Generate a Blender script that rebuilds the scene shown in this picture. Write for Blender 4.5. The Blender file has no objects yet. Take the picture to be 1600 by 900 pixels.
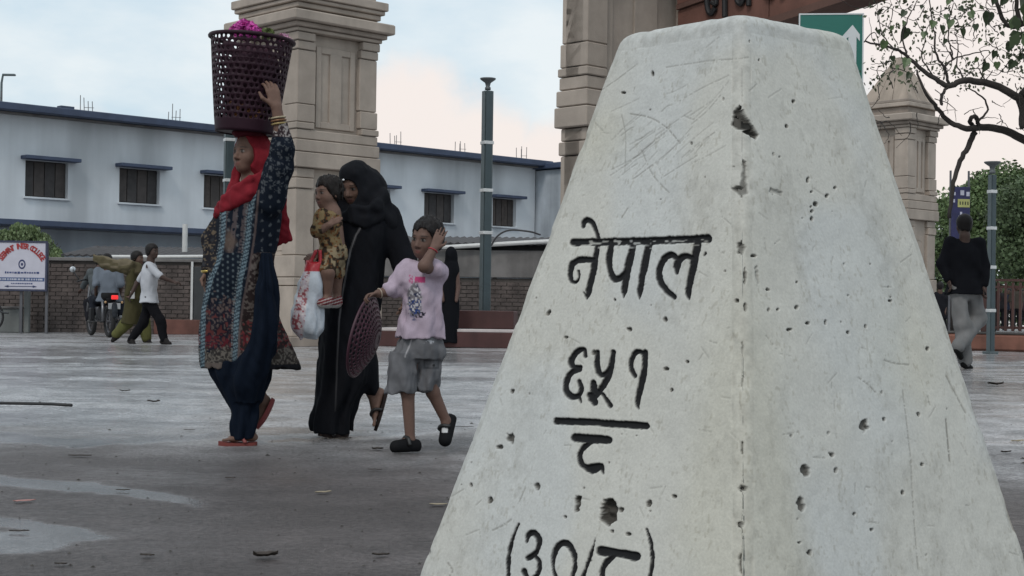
import bpy, math, random
import numpy as np
from mathutils import Vector, Matrix
R = math.radians
random.seed(7); RNG = np.random.default_rng(11)
scene = bpy.context.scene
col = scene.collection

# ------------------------------------------------------------ camera
FPX = 2300.0                       # focal length in pixels of the 1600 px wide photograph
CAMH = 0.75
PITCH, ROLL = math.atan(22 / FPX), R(0.8)
cam = bpy.data.cameras.new('camera')
cam.sensor_width = 36; cam.lens = 36 * FPX / 1600
cam.clip_start = 0.05; cam.clip_end = 3000
camo = bpy.data.objects.new('camera', cam); col.objects.link(camo)
CM = Matrix.Rotation(math.pi / 2 + PITCH, 4, 'X') @ Matrix.Rotation(ROLL, 4, 'Z')
camo.matrix_world = Matrix.Translation((0, 0, CAMH)) @ CM
scene.camera = camo

# ------------------------------------------------------------ sky, sun, exposure
SUN_EL, SUN_AZ = R(48), R(200)
w = bpy.data.worlds.new('World'); scene.world = w; w.use_nodes = True
nt = w.node_tree; nt.nodes.clear()
N = lambda t, **k: (lambda n: ([setattr(n, a, b) for a, b in k.items()], n)[1])(nt.nodes.new(t))
L = nt.links.new
out = N('ShaderNodeOutputWorld')
sky = N('ShaderNodeTexSky', sky_type='NISHITA', sun_disc=False, sun_elevation=SUN_EL, sun_rotation=SUN_AZ,
        air_density=1.4, dust_density=3.0)
bg1 = N('ShaderNodeBackground'); bg1.inputs[1].default_value = 0.09; L(sky.outputs[0], bg1.inputs[0])
tc = N('ShaderNodeTexCoord')
nz = N('ShaderNodeTexNoise'); nz.inputs['Scale'].default_value = 5.0; nz.inputs['Detail'].default_value = 7; nz.inputs['Roughness'].default_value = .55
mp = N('ShaderNodeMapping'); mp.inputs['Scale'].default_value = (1, 1, 2.4); mp.inputs['Location'].default_value = (.3, .1, .55)
L(tc.outputs['Generated'], mp.inputs[0]); L(mp.outputs[0], nz.inputs['Vector'])
# broad thin overcast
r1 = N('ShaderNodeValToRGB'); r1.color_ramp.elements[0].position = .36; r1.color_ramp.elements[1].position = .60
r1.color_ramp.elements[0].color = (.50, .625, .715, 1); r1.color_ramp.elements[1].color = (.715, .765, .79, 1)
L(nz.outputs['Fac'], r1.inputs[0])
# heaped pinkish cloud: soft lobes bent by noise
nz2 = N('ShaderNodeTexNoise'); nz2.inputs['Scale'].default_value = 14; nz2.inputs['Detail'].default_value = 8; nz2.inputs['Roughness'].default_value = .6
L(tc.outputs['Generated'], nz2.inputs['Vector'])
sb = N('ShaderNodeVectorMath', operation='SUBTRACT'); L(nz2.outputs['Color'], sb.inputs[0]); sb.inputs[1].default_value = (.5, .5, .5)
sc_ = N('ShaderNodeVectorMath', operation='SCALE'); L(sb.outputs[0], sc_.inputs[0]); sc_.inputs['Scale'].default_value = .055
ad = N('ShaderNodeVectorMath', operation='ADD'); L(tc.outputs['Generated'], ad.inputs[0]); L(sc_.outputs[0], ad.inputs[1])
last = None
for (cx, cz, rad) in ((-.078, .108, .066), (-.03, .090, .060), (.03, .080, .055), (-.125, .088, .05), (.30, .20, .10), (.34, .12, .09), (-.30, .06, .07), (.62, .14, .16), (-.75, .2, .18), (.1, .75, .3)):
    d = Vector((cx, 1, cz)).normalized()
    ds = N('ShaderNodeVectorMath', operation='DISTANCE'); L(ad.outputs[0], ds.inputs[0]); ds.inputs[1].default_value = d
    mr = N('ShaderNodeMapRange', interpolation_type='SMOOTHSTEP'); L(ds.outputs['Value'], mr.inputs[0])
    mr.inputs[1].default_value = rad; mr.inputs[2].default_value = rad * .6; mr.inputs[3].default_value = 0; mr.inputs[4].default_value = 1
    if last is None: last = mr.outputs[0]
    else:
        mx = N('ShaderNodeMath', operation='MAXIMUM'); L(last, mx.inputs[0]); L(mr.outputs[0], mx.inputs[1]); last = mx.outputs[0]
mixc = N('ShaderNodeMix', data_type='RGBA'); L(last, mixc.inputs[0]); L(r1.outputs[0], mixc.inputs[6]); mixc.inputs[7].default_value = (.80, .725, .69, 1)
bg2 = N('ShaderNodeBackground'); bg2.inputs[1].default_value = 1.0; L(mixc.outputs[2], bg2.inputs[0])
ms = N('ShaderNodeMixShader'); ms.inputs[0].default_value = .90
L(bg1.outputs[0], ms.inputs[1]); L(bg2.outputs[0], ms.inputs[2]); L(ms.outputs[0], out.inputs[0])

sun = bpy.data.lights.new('sun', 'SUN'); sun.energy = 0.85; sun.angle = R(13); sun.color = (1, .95, .9)
suno = bpy.data.objects.new('sun', sun); col.objects.link(suno)
_sd = Vector((math.sin(SUN_AZ) * math.cos(SUN_EL), math.cos(SUN_AZ) * math.cos(SUN_EL), math.sin(SUN_EL)))
suno.rotation_euler = _sd.to_track_quat('Z', 'Y').to_euler()
vs = scene.view_settings; vs.view_transform = 'Standard'; vs.look = 'None'; vs.exposure = 0.30; vs.gamma = 1; vs.use_curve_mapping = False
scene.cycles.max_bounces = 6; scene.cycles.transparent_max_bounces = 8

# ------------------------------------------------------------ helpers
_CI = CM.to_3x3()
def P(px, py, Y):
    """point seen at photo pixel (px, py) that lies at distance Y in front of the camera"""
    d = _CI @ Vector(((px - 800) / FPX, -(py - 450) / FPX, -1))
    return Vector((0, 0, CAMH)) + d * (Y / d.y)
def G(px, py, z=0.0):
    d = _CI @ Vector(((px - 800) / FPX, -(py - 450) / FPX, -1))
    return Vector((0, 0, CAMH)) + d * ((z - CAMH) / d.z)
_CIN = np.array(_CI)
def proj(p):
    q = (np.asarray(p, float) - [0, 0, CAMH]) @ _CIN
    return 800 + FPX * q[..., 0] / -q[..., 2], 450 - FPX * q[..., 1] / -q[..., 2]

def tag(o, label=None, cat=None, group=None, kind=None):
    if label: o['label'] = label
    if cat: o['category'] = cat
    if group: o['group'] = group
    if kind: o['kind'] = kind
    return o
def thing(name, label, cat, loc=(0, 0, 0), rz=0, group=None):
    o = bpy.data.objects.new(name, None); col.objects.link(o); o.empty_display_size = .1
    o.location = loc; o.rotation_euler = (0, 0, rz); o['kind'] = 'thing'
    return tag(o, label, cat, group)
def link(name, me, parent=None):
    o = bpy.data.objects.new(name, me); col.objects.link(o)
    if parent is not None: o.parent = parent
    return o
def mesh(name, v, f, m, parent=None, smooth=False, colr=None):
    me = bpy.data.meshes.new(name)
    if isinstance(f, np.ndarray) and f.ndim == 2:
        v = np.asarray(v, np.float32); n, k = f.shape
        me.vertices.add(len(v)); me.vertices.foreach_set('co', v.ravel())
        me.loops.add(n * k); me.loops.foreach_set('vertex_index', f.astype(np.int32).ravel())
        me.polygons.add(n); me.polygons.foreach_set('loop_start', np.arange(0, n * k, k, dtype=np.int32))
        me.polygons.foreach_set('loop_total', np.full(n, k, np.int32))
        me.update(calc_edges=True)
    else:
        me.from_pydata([tuple(map(float, p)) for p in v], [], [tuple(map(int, q)) for q in f]); me.update()
    if smooth: me.polygons.foreach_set('use_smooth', np.ones(len(me.polygons), bool))
    if colr is not None:
        a = me.attributes.new('Col', 'FLOAT_COLOR', 'POINT')
        c = np.ones((len(me.vertices), 4), np.float32); c[:, :3] = colr; a.data.foreach_set('color', c.ravel())
    me.materials.append(m)
    return link(name, me, parent)

_mats = {}
def mat(name, c, rough=.7, var=.15, scale=6.0, bump=0.0, bscale=40.0, metal=0.0, stain=0.0, c2=None, emit=0, spec=.5, tr=0):
    """principled material with noise in its colour, roughness and relief"""
    if name in _mats: return _mats[name]
    m = bpy.data.materials.new(name); m.use_nodes = True; t = m.node_tree; b = t.nodes['Principled BSDF']; K = t.links.new
    tcn = t.nodes.new('ShaderNodeTexCoord'); n1 = t.nodes.new('ShaderNodeTexNoise')
    n1.inputs['Scale'].default_value = scale; n1.inputs['Detail'].default_value = 6; n1.inputs['Roughness'].default_value = .6
    K(tcn.outputs['Object'], n1.inputs['Vector'])
    rp = t.nodes.new('ShaderNodeValToRGB'); rp.color_ramp.elements[0].position = .3; rp.color_ramp.elements[1].position = .7
    c = np.array(c, float); lo = np.clip(c * (1 - var), 0, 1) if c2 is None else np.array(c2); hi = np.clip(c * (1 + var), 0, 1) if c2 is None else c
    rp.color_ramp.elements[0].color = (*lo, 1); rp.color_ramp.elements[1].color = (*hi, 1)
    K(n1.outputs['Fac'], rp.inputs[0]); last = rp.outputs[0]
    if stain:
        mpn = t.nodes.new('ShaderNodeMapping'); mpn.inputs['Scale'].default_value = (1, 1, .12); K(tcn.outputs['Object'], mpn.inputs[0])
        n3 = t.nodes.new('ShaderNodeTexNoise'); n3.inputs['Scale'].default_value = scale * .9; n3.inputs['Detail'].default_value = 5; K(mpn.outputs[0], n3.inputs['Vector'])
        r3 = t.nodes.new('ShaderNodeValToRGB'); r3.color_ramp.elements[0].position = .42; r3.color_ramp.elements[1].position = .68
        r3.color_ramp.elements[0].color = (1, 1, 1, 1); r3.color_ramp.elements[1].color = (1 - stain,) * 3 + (1,)
        K(n3.outputs['Fac'], r3.inputs[0]); mx = t.nodes.new('ShaderNodeMix'); mx.data_type = 'RGBA'; mx.blend_type = 'MULTIPLY'; mx.inputs[0].default_value = 1
        K(last, mx.inputs[6]); K(r3.outputs[0], mx.inputs[7]); last = mx.outputs[2]
    K(last, b.inputs['Base Color']); b.inputs['Roughness'].default_value = rough; b.inputs['Metallic'].default_value = metal
    b.inputs['Specular IOR Level'].default_value = spec
    if tr: b.inputs['Transmission Weight'].default_value = tr
    if emit:
        b.inputs['Emission Color'].default_value = (*c, 1); b.inputs['Emission Strength'].default_value = emit
    if bump:
        n2 = t.nodes.new('ShaderNodeTexNoise'); n2.inputs['Scale'].default_value = bscale; n2.inputs['Detail'].default_value = 5; K(tcn.outputs['Object'], n2.inputs['Vector'])
        bp = t.nodes.new('ShaderNodeBump'); bp.inputs['Strength'].default_value = bump; bp.inputs['Distance'].default_value = .01
        K(n2.outputs['Fac'], bp.inputs['Height']); K(bp.outputs[0], b.inputs['Normal'])
    _mats[name] = m; return m
def vmat(name, rough=.8, bump=.1, bscale=120., spec=.3, sss=0, sheen=0):
    """material whose dye/paint colour is stored per vertex"""
    if name in _mats: return _mats[name]
    m = bpy.data.materials.new(name); m.use_nodes = True; t = m.node_tree; b = t.nodes['Principled BSDF']; K = t.links.new
    at = t.nodes.new('ShaderNodeAttribute'); at.attribute_name = 'Col'
    tcn = t.nodes.new('ShaderNodeTexCoord'); n2 = t.nodes.new('ShaderNodeTexNoise'); n2.inputs['Scale'].default_value = bscale; n2.inputs['Detail'].default_value = 4
    K(tcn.outputs['Object'], n2.inputs['Vector'])
    mr = t.nodes.new('ShaderNodeMapRange'); mr.inputs[3].default_value = .82; mr.inputs[4].default_value = 1.18; K(n2.outputs['Fac'], mr.inputs[0])
    vm = t.nodes.new('ShaderNodeVectorMath'); vm.operation = 'SCALE'; K(at.outputs['Color'], vm.inputs[0]); K(mr.outputs[0], vm.inputs['Scale'])
    K(vm.outputs[0], b.inputs['Base Color']); b.inputs['Roughness'].default_value = rough; b.inputs['Specular IOR Level'].default_value = spec
    if sheen: b.inputs['Sheen Weight'].default_value = sheen
    if bump:
        bp = t.nodes.new('ShaderNodeBump'); bp.inputs['Strength'].default_value = bump; bp.inputs['Distance'].default_value = .004
        K(n2.outputs['Fac'], bp.inputs['Height']); K(bp.outputs[0], b.inputs['Normal'])
    _mats[name] = m; return m

class MB:
    """collects simple shapes into one mesh"""
    def __init__(s): s.v = []; s.f = []
    def add(s, v, f):
        n = len(s.v); s.v += [Vector(p) for p in v]; s.f += [tuple(i + n for i in q) for q in f]; return s
    def box(s, c, h, rz=0, bev=0.0):
        """box with centre c, half sizes h, chamfered edges"""
        x, y, z = h; b = min(bev, x * .45, y * .45, z * .45)
        if b <= 0:
            v = [(i * x, j * y, k * z) for k in (-1, 1) for j in (-1, 1) for i in (-1, 1)]
            f = [(0, 2, 3, 1), (4, 5, 7, 6), (0, 1, 5, 4), (2, 6, 7, 3), (0, 4, 6, 2), (1, 3, 7, 5)]
        else:
            v = []; f = []
            for k, (zz, g) in enumerate(((-z, b), (-z + b, 0), (z - b, 0), (z, b))):
                xx, yy = x - g, y - g; q = b if g == 0 else b * .5
                v += [(-xx + q, -yy, zz), (xx - q, -yy, zz), (xx, -yy + q, zz), (xx, yy - q, zz), (xx - q, yy, zz), (-xx + q, yy, zz), (-xx, yy - q, zz), (-xx, -yy + q, zz)]
            for k in range(3):
                for i in range(8): f.append((k * 8 + i, k * 8 + (i + 1) % 8, k * 8 + 8 + (i + 1) % 8, k * 8 + 8 + i))
            f.append(tuple(range(7, -1, -1))); f.append(tuple(range(24, 32)))
        M = Matrix.Translation(c) @ Matrix.Rotation(rz, 4, 'Z')
        return s.add([M @ Vector(p) for p in v], f)
    def tube(s, pts, rad, n=8, cap=True):
        """tube along points with radius per point"""
        pts = [Vector(p) for p in pts]; rad = [rad] * len(pts) if isinstance(rad, (int, float)) else list(rad)
        v = []; up = Vector((0, 0, 1)); prev = None
        for i, p in enumerate(pts):
            d = (pts[min(i + 1, len(pts) - 1)] - pts[max(i - 1, 0)]).normalized()
            if prev is None: a = d.orthogonal().normalized()
            else: a = (prev - d * prev.dot(d)).normalized()
            prev = a; b = d.cross(a)
            for k in range(n):
                t = 2 * math.pi * k / n; v.append(p + (a * math.cos(t) + b * math.sin(t)) * rad[i])
        f = [(i * n + k, i * n + (k + 1) % n, (i + 1) * n + (k + 1) % n, (i + 1) * n + k) for i in range(len(pts) - 1) for k in range(n)]
        if cap: f += [tuple(range(n - 1, -1, -1)), tuple(range((len(pts) - 1) * n, len(pts) * n))]
        return s.add(v, f)
    def lathe(s, prof, n=16, c=(0, 0, 0), caps=True):
        v = []
        for (r, z) in prof:
            for k in range(n):
                t = 2 * math.pi * k / n; v.append((c[0] + r * math.cos(t), c[1] + r * math.sin(t), c[2] + z))
        f = [(i * n + k, i * n + (k + 1) % n, (i + 1) * n + (k + 1) % n, (i + 1) * n + k) for i in range(len(prof) - 1) for k in range(n)]
        if caps: f += [tuple(range(n - 1, -1, -1)), tuple(range((len(prof) - 1) * n, len(prof) * n))]
        return s.add(v, f)
    def prism(s, poly, d0, d1, ax=None):
        """polygon (list of 3D points) extruded from offset d0 to d1"""
        n = len(poly); v = [Vector(p) + Vector(d0) for p in poly] + [Vector(p) + Vector(d1) for p in poly]
        f = [tuple(range(n - 1, -1, -1)), tuple(range(n, 2 * n))] + [(i, (i + 1) % n, n + (i + 1) % n, n + i) for i in range(n)]
        return s.add(v, f)
    def build(s, name, m, parent=None, smooth=False):
        return mesh(name, s.v, s.f, m, parent, smooth)

def catmull(pts, n=6):
    pts = np.asarray(pts, float)
    if len(pts) < 3: return pts
    p = np.vstack([2 * pts[0] - pts[1], pts, 2 * pts[-1] - pts[-2]]); o = []
    for i in range(1, len(p) - 2):
        for k in range(n):
            t = k / n; o.append(.5 * ((2 * p[i]) + (-p[i - 1] + p[i + 1]) * t + (2 * p[i - 1] - 5 * p[i] + 4 * p[i + 1] - p[i + 2]) * t * t + (-p[i - 1] + 3 * p[i] - 3 * p[i + 1] + p[i + 2]) * t ** 3))
    return np.array(o + [p[-2]])
def hashn(ix, iy, iz, seed):
    h = (ix * 374761393 + iy * 668265263 + iz * 2147483647 + seed * 974711) & 0xffffffff
    h = ((h ^ (h >> 13)) * 1274126177) & 0xffffffff
    return ((h ^ (h >> 16)) & 0xffff) / 65535.0
def vnoise(x, y, z=0.0, seed=0):
    """value noise 0..1"""
    x, y, z = np.broadcast_arrays(np.asarray(x, float), np.asarray(y, float), np.asarray(z, float))
    ix, iy, iz = (np.floor(a).astype(np.int64) for a in (x, y, z)); fx, fy, fz = x - ix, y - iy, z - iz
    fx, fy, fz = (a * a * (3 - 2 * a) for a in (fx, fy, fz)); r = 0
    for dx in (0, 1):
        for dy in (0, 1):
            for dz in (0, 1):
                r = r + hashn(ix + dx, iy + dy, iz + dz, seed) * (fx if dx else 1 - fx) * (fy if dy else 1 - fy) * (fz if dz else 1 - fz)
    return r
def sstep(a, b, x):
    t = np.clip((x - a) / (b - a), 0, 1); return t * t * (3 - 2 * t)
# ------------------------------------------------------------ ground: wet, worn plaza
def ground_material():
    m = bpy.data.materials.new('wet_ground'); m.use_nodes = True; t = m.node_tree; b = t.nodes['Principled BSDF']; K = t.links.new
    tcn = t.nodes.new('ShaderNodeTexCoord')
    def noise(sc, det, rough=.6, stretch=None):
        n = t.nodes.new('ShaderNodeTexNoise'); n.inputs['Scale'].default_value = sc; n.inputs['Detail'].default_value = det; n.inputs['Roughness'].default_value = rough
        if stretch:
            mp = t.nodes.new('ShaderNodeMapping'); mp.inputs['Scale'].default_value = stretch; K(tcn.outputs['Object'], mp.inputs[0]); K(mp.outputs[0], n.inputs['Vector'])
        else: K(tcn.outputs['Object'], n.inputs['Vector'])
        return n.outputs['Fac']
    def ramp(x, a, ca, b_, cb):
        r = t.nodes.new('ShaderNodeValToRGB'); r.color_ramp.elements[0].position = a; r.color_ramp.elements[1].position = b_
        r.color_ramp.elements[0].color = (*ca, 1); r.color_ramp.elements[1].color = (*cb, 1); K(x, r.inputs[0]); return r.outputs[0]
    def mixm(a, bb, mode='MULTIPLY', fac=1.0):
        x = t.nodes.new('ShaderNodeMix'); x.data_type = 'RGBA'; x.blend_type = mode; x.inputs[0].default_value = fac; K(a, x.inputs[6]); K(bb, x.inputs[7]); return x.outputs[2]
    big = noise(.55, 5); mid = noise(3.2, 7, .65); fine = noise(48, 6, .7); grit = noise(190, 3, .6)
    ap = t.nodes.new('ShaderNodeAttribute'); ap.attribute_name = 'pale'
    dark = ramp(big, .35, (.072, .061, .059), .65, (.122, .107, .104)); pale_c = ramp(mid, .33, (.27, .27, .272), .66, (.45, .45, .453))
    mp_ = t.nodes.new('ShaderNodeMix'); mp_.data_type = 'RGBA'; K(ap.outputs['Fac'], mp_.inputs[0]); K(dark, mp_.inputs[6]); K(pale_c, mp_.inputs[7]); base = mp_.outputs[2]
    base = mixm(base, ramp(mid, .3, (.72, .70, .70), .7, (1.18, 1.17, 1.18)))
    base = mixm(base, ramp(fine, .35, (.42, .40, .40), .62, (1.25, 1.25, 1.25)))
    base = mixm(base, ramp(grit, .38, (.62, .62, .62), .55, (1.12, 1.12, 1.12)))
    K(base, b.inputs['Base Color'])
    # wetness: long shallow puddles lie along x
    at = t.nodes.new('ShaderNodeAttribute'); at.attribute_name = 'wet'
    wetn = noise(1.1, 6, .62, (.45, 1.0, 1)); wn2 = noise(22, 7, .75, (.5, 1, 1))
    ma = t.nodes.new('ShaderNodeMath'); ma.operation = 'MULTIPLY_ADD'; K(wn2, ma.inputs[0]); ma.inputs[1].default_value = .62; K(wetn, ma.inputs[2])
    mb_ = t.nodes.new('ShaderNodeMath'); mb_.operation = 'MULTIPLY_ADD'; K(at.outputs['Fac'], mb_.inputs[0]); mb_.inputs[1].default_value = .6; K(ma.outputs[0], mb_.inputs[2])
    mr = t.nodes.new('ShaderNodeMapRange'); mr.interpolation_type = 'SMOOTHSTEP'; K(mb_.outputs[0], mr.inputs[0])
    mr.inputs[1].default_value = .72; mr.inputs[2].default_value = 1.32; mr.inputs[3].default_value = .55; mr.inputs[4].default_value = .11
    K(mr.outputs[0], b.inputs['Roughness'])
    bs = t.nodes.new('ShaderNodeMapRange'); K(mb_.outputs[0], bs.inputs[0]); bs.inputs[1].default_value = .7; bs.inputs[2].default_value = 1.12; bs.inputs[3].default_value = 1.0; bs.inputs[4].default_value = .10
    hs = t.nodes.new('ShaderNodeMath'); hs.operation = 'MULTIPLY_ADD'; K(fine, hs.inputs[0]); hs.inputs[1].default_value = 1.0; K(grit, hs.inputs[2])
    bp = t.nodes.new('ShaderNodeBump'); bp.inputs['Distance'].default_value = .014; K(bs.outputs[0], bp.inputs['Strength']); K(hs.outputs[0], bp.inputs['Height']); K(bp.outputs[0], b.inputs['Normal'])
    b.inputs['Specular IOR Level'].default_value = .5
    return m
ys = np.concatenate([-np.geomspace(200, 1.2, 14), np.linspace(-1, 2.5, 8), np.geomspace(2.6, 45, 430), np.geomspace(48, 1500, 26)])
us = np.concatenate([-np.geomspace(14, .62, 14), np.linspace(-.6, .6, 190), np.geomspace(.62, 14, 14)])
YY, UU = np.meshgrid(ys, us, indexing='ij')
SC = np.maximum(np.abs(YY), 4.0)
XX = UU * SC
ZZ = (vnoise(XX * .8 + 3, YY * .8, 0, 3) - .5) * .022 + (vnoise(XX * 3.1, YY * 3.1, 0, 5) - .5) * .008
fade = sstep(.0, 3, YY) * sstep(60, 30, YY) * sstep(.8, .6, np.abs(UU))
def gz(x, y):
    return float(((vnoise(x * .8 + 3, y * .8, 0, 3) - .5) * .022 + (vnoise(x * 3.1, y * 3.1, 0, 5) - .5) * .008)) * (1 if 3 < y < 30 else 0)
ZZ = ZZ * fade
# a narrow open joint in the paving, and the puddles that the photograph shows
gpx, gpy = proj(np.stack([XX, YY, 0 * XX], -1))
front = YY > 2
wet = np.zeros_like(XX)
def blob(cx, cy, rx, ry, a):
    global wet
    d = ((gpx - cx) / rx) ** 2 + ((gpy - cy) / ry) ** 2; wet = np.maximum(wet, a * sstep(1.3, .15, d))
for q in ((0, 845, 120, 18, 1.0), (50, 836, 135, 9, 1.0), (110, 590, 380, 26, .62), (560, 600, 320, 34, .60), (150, 650, 420, 26, .50), (700, 560, 300, 16, .8), (150, 548, 300, 13, .7),
          (240, 680, 330, 16, .42), (1560, 600, 90, 26, .62), (1570, 560, 80, 9, .8), (1480, 640, 160, 20, .5), (480, 840, 200, 16, .18)):
    blob(*q)
def streak(pts, w0, w1, a):
    global wet
    c = np.array(pts, float); yc = np.interp(gpx, c[:, 0], c[:, 1]); w_ = np.interp(gpx, [c[0, 0], c[-1, 0]], [w0, w1]); ed = (vnoise(gpx * .05, gpy * .2, 0, 6) - .5) * 5
    wet = np.maximum(wet, a * sstep(1.5, .4, np.abs(gpy - yc + ed) / w_) * (gpx > c[0, 0]) * sstep(c[-1, 0], c[-1, 0] - 50, gpx))
streak([(-200, 738), (0, 753), (150, 761), (250, 772), (340, 790)], 9, 6, 1.05)
streak([(-200, 806), (0, 812), (60, 822), (170, 834)], 11, 6, 1.0)
streak([(-60, 676), (120, 692), (300, 684), (420, 672)], 8, 5, .8); streak([(-60, 560), (200, 566), (420, 575)], 5, 4, .9); streak([(420, 690), (560, 684), (720, 668)], 4, 4, .7)
wet = np.maximum(wet, .45 * sstep(720, 660, gpy + (vnoise(XX * 1.3, YY * 1.3, 0, 8) - .5) * 60))
wet = np.where(front, wet, .2)
ZZ -= np.where(front, .03 * sstep(3.2, 1.0, np.abs(gpy - 632.5 - .01 * gpx)) * sstep(128, 100, gpx), 0)
nr, nc = XX.shape
idx = np.arange(nr * nc).reshape(nr, nc)
F4 = np.stack([idx[:-1, :-1], idx[:-1, 1:], idx[1:, 1:], idx[1:, :-1]], -1).reshape(-1, 4)
gobj = mesh('ground', np.stack([XX, YY, ZZ], -1).reshape(-1, 3), F4, ground_material(), None, True)
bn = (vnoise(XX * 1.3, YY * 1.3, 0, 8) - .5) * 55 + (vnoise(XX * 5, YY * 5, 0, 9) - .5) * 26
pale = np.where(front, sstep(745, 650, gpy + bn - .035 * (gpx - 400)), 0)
for q in ((0, 845, 110, 18),): pale = np.maximum(pale, .22 * sstep(1.3, .2, ((gpx - q[0]) / q[2]) ** 2 + ((gpy - q[1]) / q[3]) ** 2) * front)  # puddle colour lightened to stand for its reflection
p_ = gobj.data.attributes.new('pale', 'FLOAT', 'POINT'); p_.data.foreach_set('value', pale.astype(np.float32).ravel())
a_ = gobj.data.attributes.new('wet', 'FLOAT', 'POINT'); a_.data.foreach_set('value', wet.astype(np.float32).ravel())
tag(gobj, 'wet grey worn plaza ground with shallow puddles', None, None, 'structure')
# ------------------------------------------------------------ whitewashed boundary stone with carved, blackened lettering
SX, SY, STH, SA, SK, SZT = .3353, 2.25, -.0899, .12355, .25, 1.1660
def stone():
    rc = .020
    n_back = 14
    # perimeter parameter: four faces; 0 = left face (lettered), 1 = right face, 2,3 = hidden
    cols = [np.linspace(0, 1, 372)[:-1], 1 + np.linspace(0, 1, 300)[:-1], 2 + np.linspace(0, 1, n_back)[:-1], 3 + np.linspace(0, 1, n_back)[:-1]]
    u = np.concatenate(cols)
    zt = SZT
    z = np.concatenate([np.linspace(-.05, .33, 14)[:-1], np.linspace(.33, zt - .018, 640)])
    ang = np.linspace(0, math.pi / 2, 14)[1:]
    zz = np.concatenate([z, zt - .018 + .018 * np.sin(ang)]); shrink = np.concatenate([np.zeros(len(z)), .018 * (1 - np.cos(ang))])
    ZI = np.repeat(zz[:, None], len(u), 1)
    A = (SA + SK * (zt - zz) - shrink)[:, None]
    # corner k of the square at angles 180, 270, 0, 90 (left, near, right, far)
    corner = lambda k: np.array([math.cos(math.pi + k * math.pi / 2), math.sin(math.pi + k * math.pi / 2)])
    k = np.clip(u.astype(int), 0, 3); t = u - k
    c0 = np.array([corner(i) for i in range(4)])
    q = c0[k] * (1 - t)[:, None] + c0[(k + 1) % 4] * t[:, None]           # on the unit diamond
    # rounded corners: pull in near t=0/1
    e = np.minimum(t, 1 - t)[None, :] * A * 2                              # distance along the side to the nearest corner (m)
    nrm = np.array([(c0[i] + c0[(i + 1) % 4]) / math.sqrt(2) for i in range(4)])[k]
    s = np.clip(1 - e / rc, 0, 1)
    pull = rc * (1 - np.sqrt(np.clip(1 - .55 * s ** 2, 0, 1)))
    XI = q[None, :, 0] * A * math.sqrt(2); YI = q[None, :, 1] * A * math.sqrt(2)
    NX = np.repeat(nrm[None, :, 0], len(zz), 0); NY = np.repeat(nrm[None, :, 1], len(zz), 0)
    cdir = q / np.linalg.norm(q, axis=1, keepdims=True)
    XI = XI - cdir[None, :, 0] * pull; YI = YI - cdir[None, :, 1] * pull
    ct, st = math.cos(STH), math.sin(STH)
    def world(x, y, zc):
        return np.stack([SX - .0073 * (zt - zc) + x * ct - y * st, SY + x * st + y * ct, zc], -1)
    W = world(XI, YI, ZI)
    px, py = proj(W)
    face = np.repeat(k[None], len(zz), 0)
    vis = (face < 2) & (ZI > .3)
    depth = np.zeros_like(px); black = np.zeros_like(px); raw = np.zeros_like(px); lid = np.zeros(px.shape, int); grime = np.zeros_like(px)
    # gentle unevenness of the hand-dressed surface
    uneven = (vnoise(XI * 9 + 5, YI * 9, ZI * 9, 21) - .5) * .006 + (vnoise(XI * 30, YI * 30, ZI * 30, 22) - .5) * .0018 + (vnoise(XI * 90, YI * 90, ZI * 90, 23) - .5) * .0006
    edge = (e < .02) | (ZI > zt - .03)
    uneven = uneven + np.where(edge, .0022 * sstep(.55, .9, vnoise(XI * 40, YI * 40, ZI * 40, 31)), 0)
    nz1 = vnoise(px * .35, py * .35, 0, 41); nz2 = vnoise(px * .09, py * .09, 0, 42)
    def segdist(P_, wd, sel):
        x, y = px[sel], py[sel]; best = np.full(x.shape, 1e9)
        for i in range(len(P_) - 1):
            a, b = P_[i], P_[i + 1]; d = b - a; l2 = max(d @ d, 1e-9)
            tt = np.clip(((x - a[0]) * d[0] + (y - a[1]) * d[1]) / l2, 0, 1)
            best = np.minimum(best, np.hypot(x - a[0] - tt * d[0], y - a[1] - tt * d[1]) - (wd[i] * (1 - tt) + wd[i + 1] * tt) * .5)
        return best
    def stroke(pts, w, line, dmax=.0048, flat=False, n=6):
        pts = np.array(pts, float); w = np.array([w] * len(pts) if np.isscalar(w) else w, float) * 1.13
        C = pts if flat else catmull(pts, n)
        wd = np.interp(np.linspace(0, 1, len(C)), np.linspace(0, 1, len(w)), w)
        m = 10
        sel = vis & (px > C[:, 0].min() - m) & (px < C[:, 0].max() + m) & (py > C[:, 1].min() - m) & (py < C[:, 1].max() + m)
        d = segdist(C, wd, sel) + (nz1[sel] - .5) * 1.2 + (nz2[sel] - .5) * 1.5
        depth[sel] = np.maximum(depth[sel], dmax * sstep(1.0, -3.2, d))
        black[sel] = np.maximum(black[sel], sstep(.6, -.9, d))
        lid[sel] = np.where((d < .2) & (lid[sel] == 0), line, lid[sel])
    def pit(x, y, r, ry=None, dd=.006, dark=.9, rot=0.0, line=9):
        ry = ry or r
        sel = vis & (np.abs(px - x) < 3 * max(r, ry)) & (np.abs(py - y) < 3 * max(r, ry))
        if not sel.any(): return
        dx, dy = px[sel] - x, py[sel] - y; c, s_ = math.cos(rot), math.sin(rot); a, b = dx * c + dy * s_, -dx * s_ + dy * c
        d = np.hypot(a / r, b / ry) + (vnoise(px[sel] * .22, py[sel] * .22, x, 51) - .5) * .9
        depth[sel] = np.maximum(depth[sel], dd * sstep(1.15, .55, d)); raw[sel] = np.maximum(raw[sel], dark * sstep(1.1, .8, d))
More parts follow.
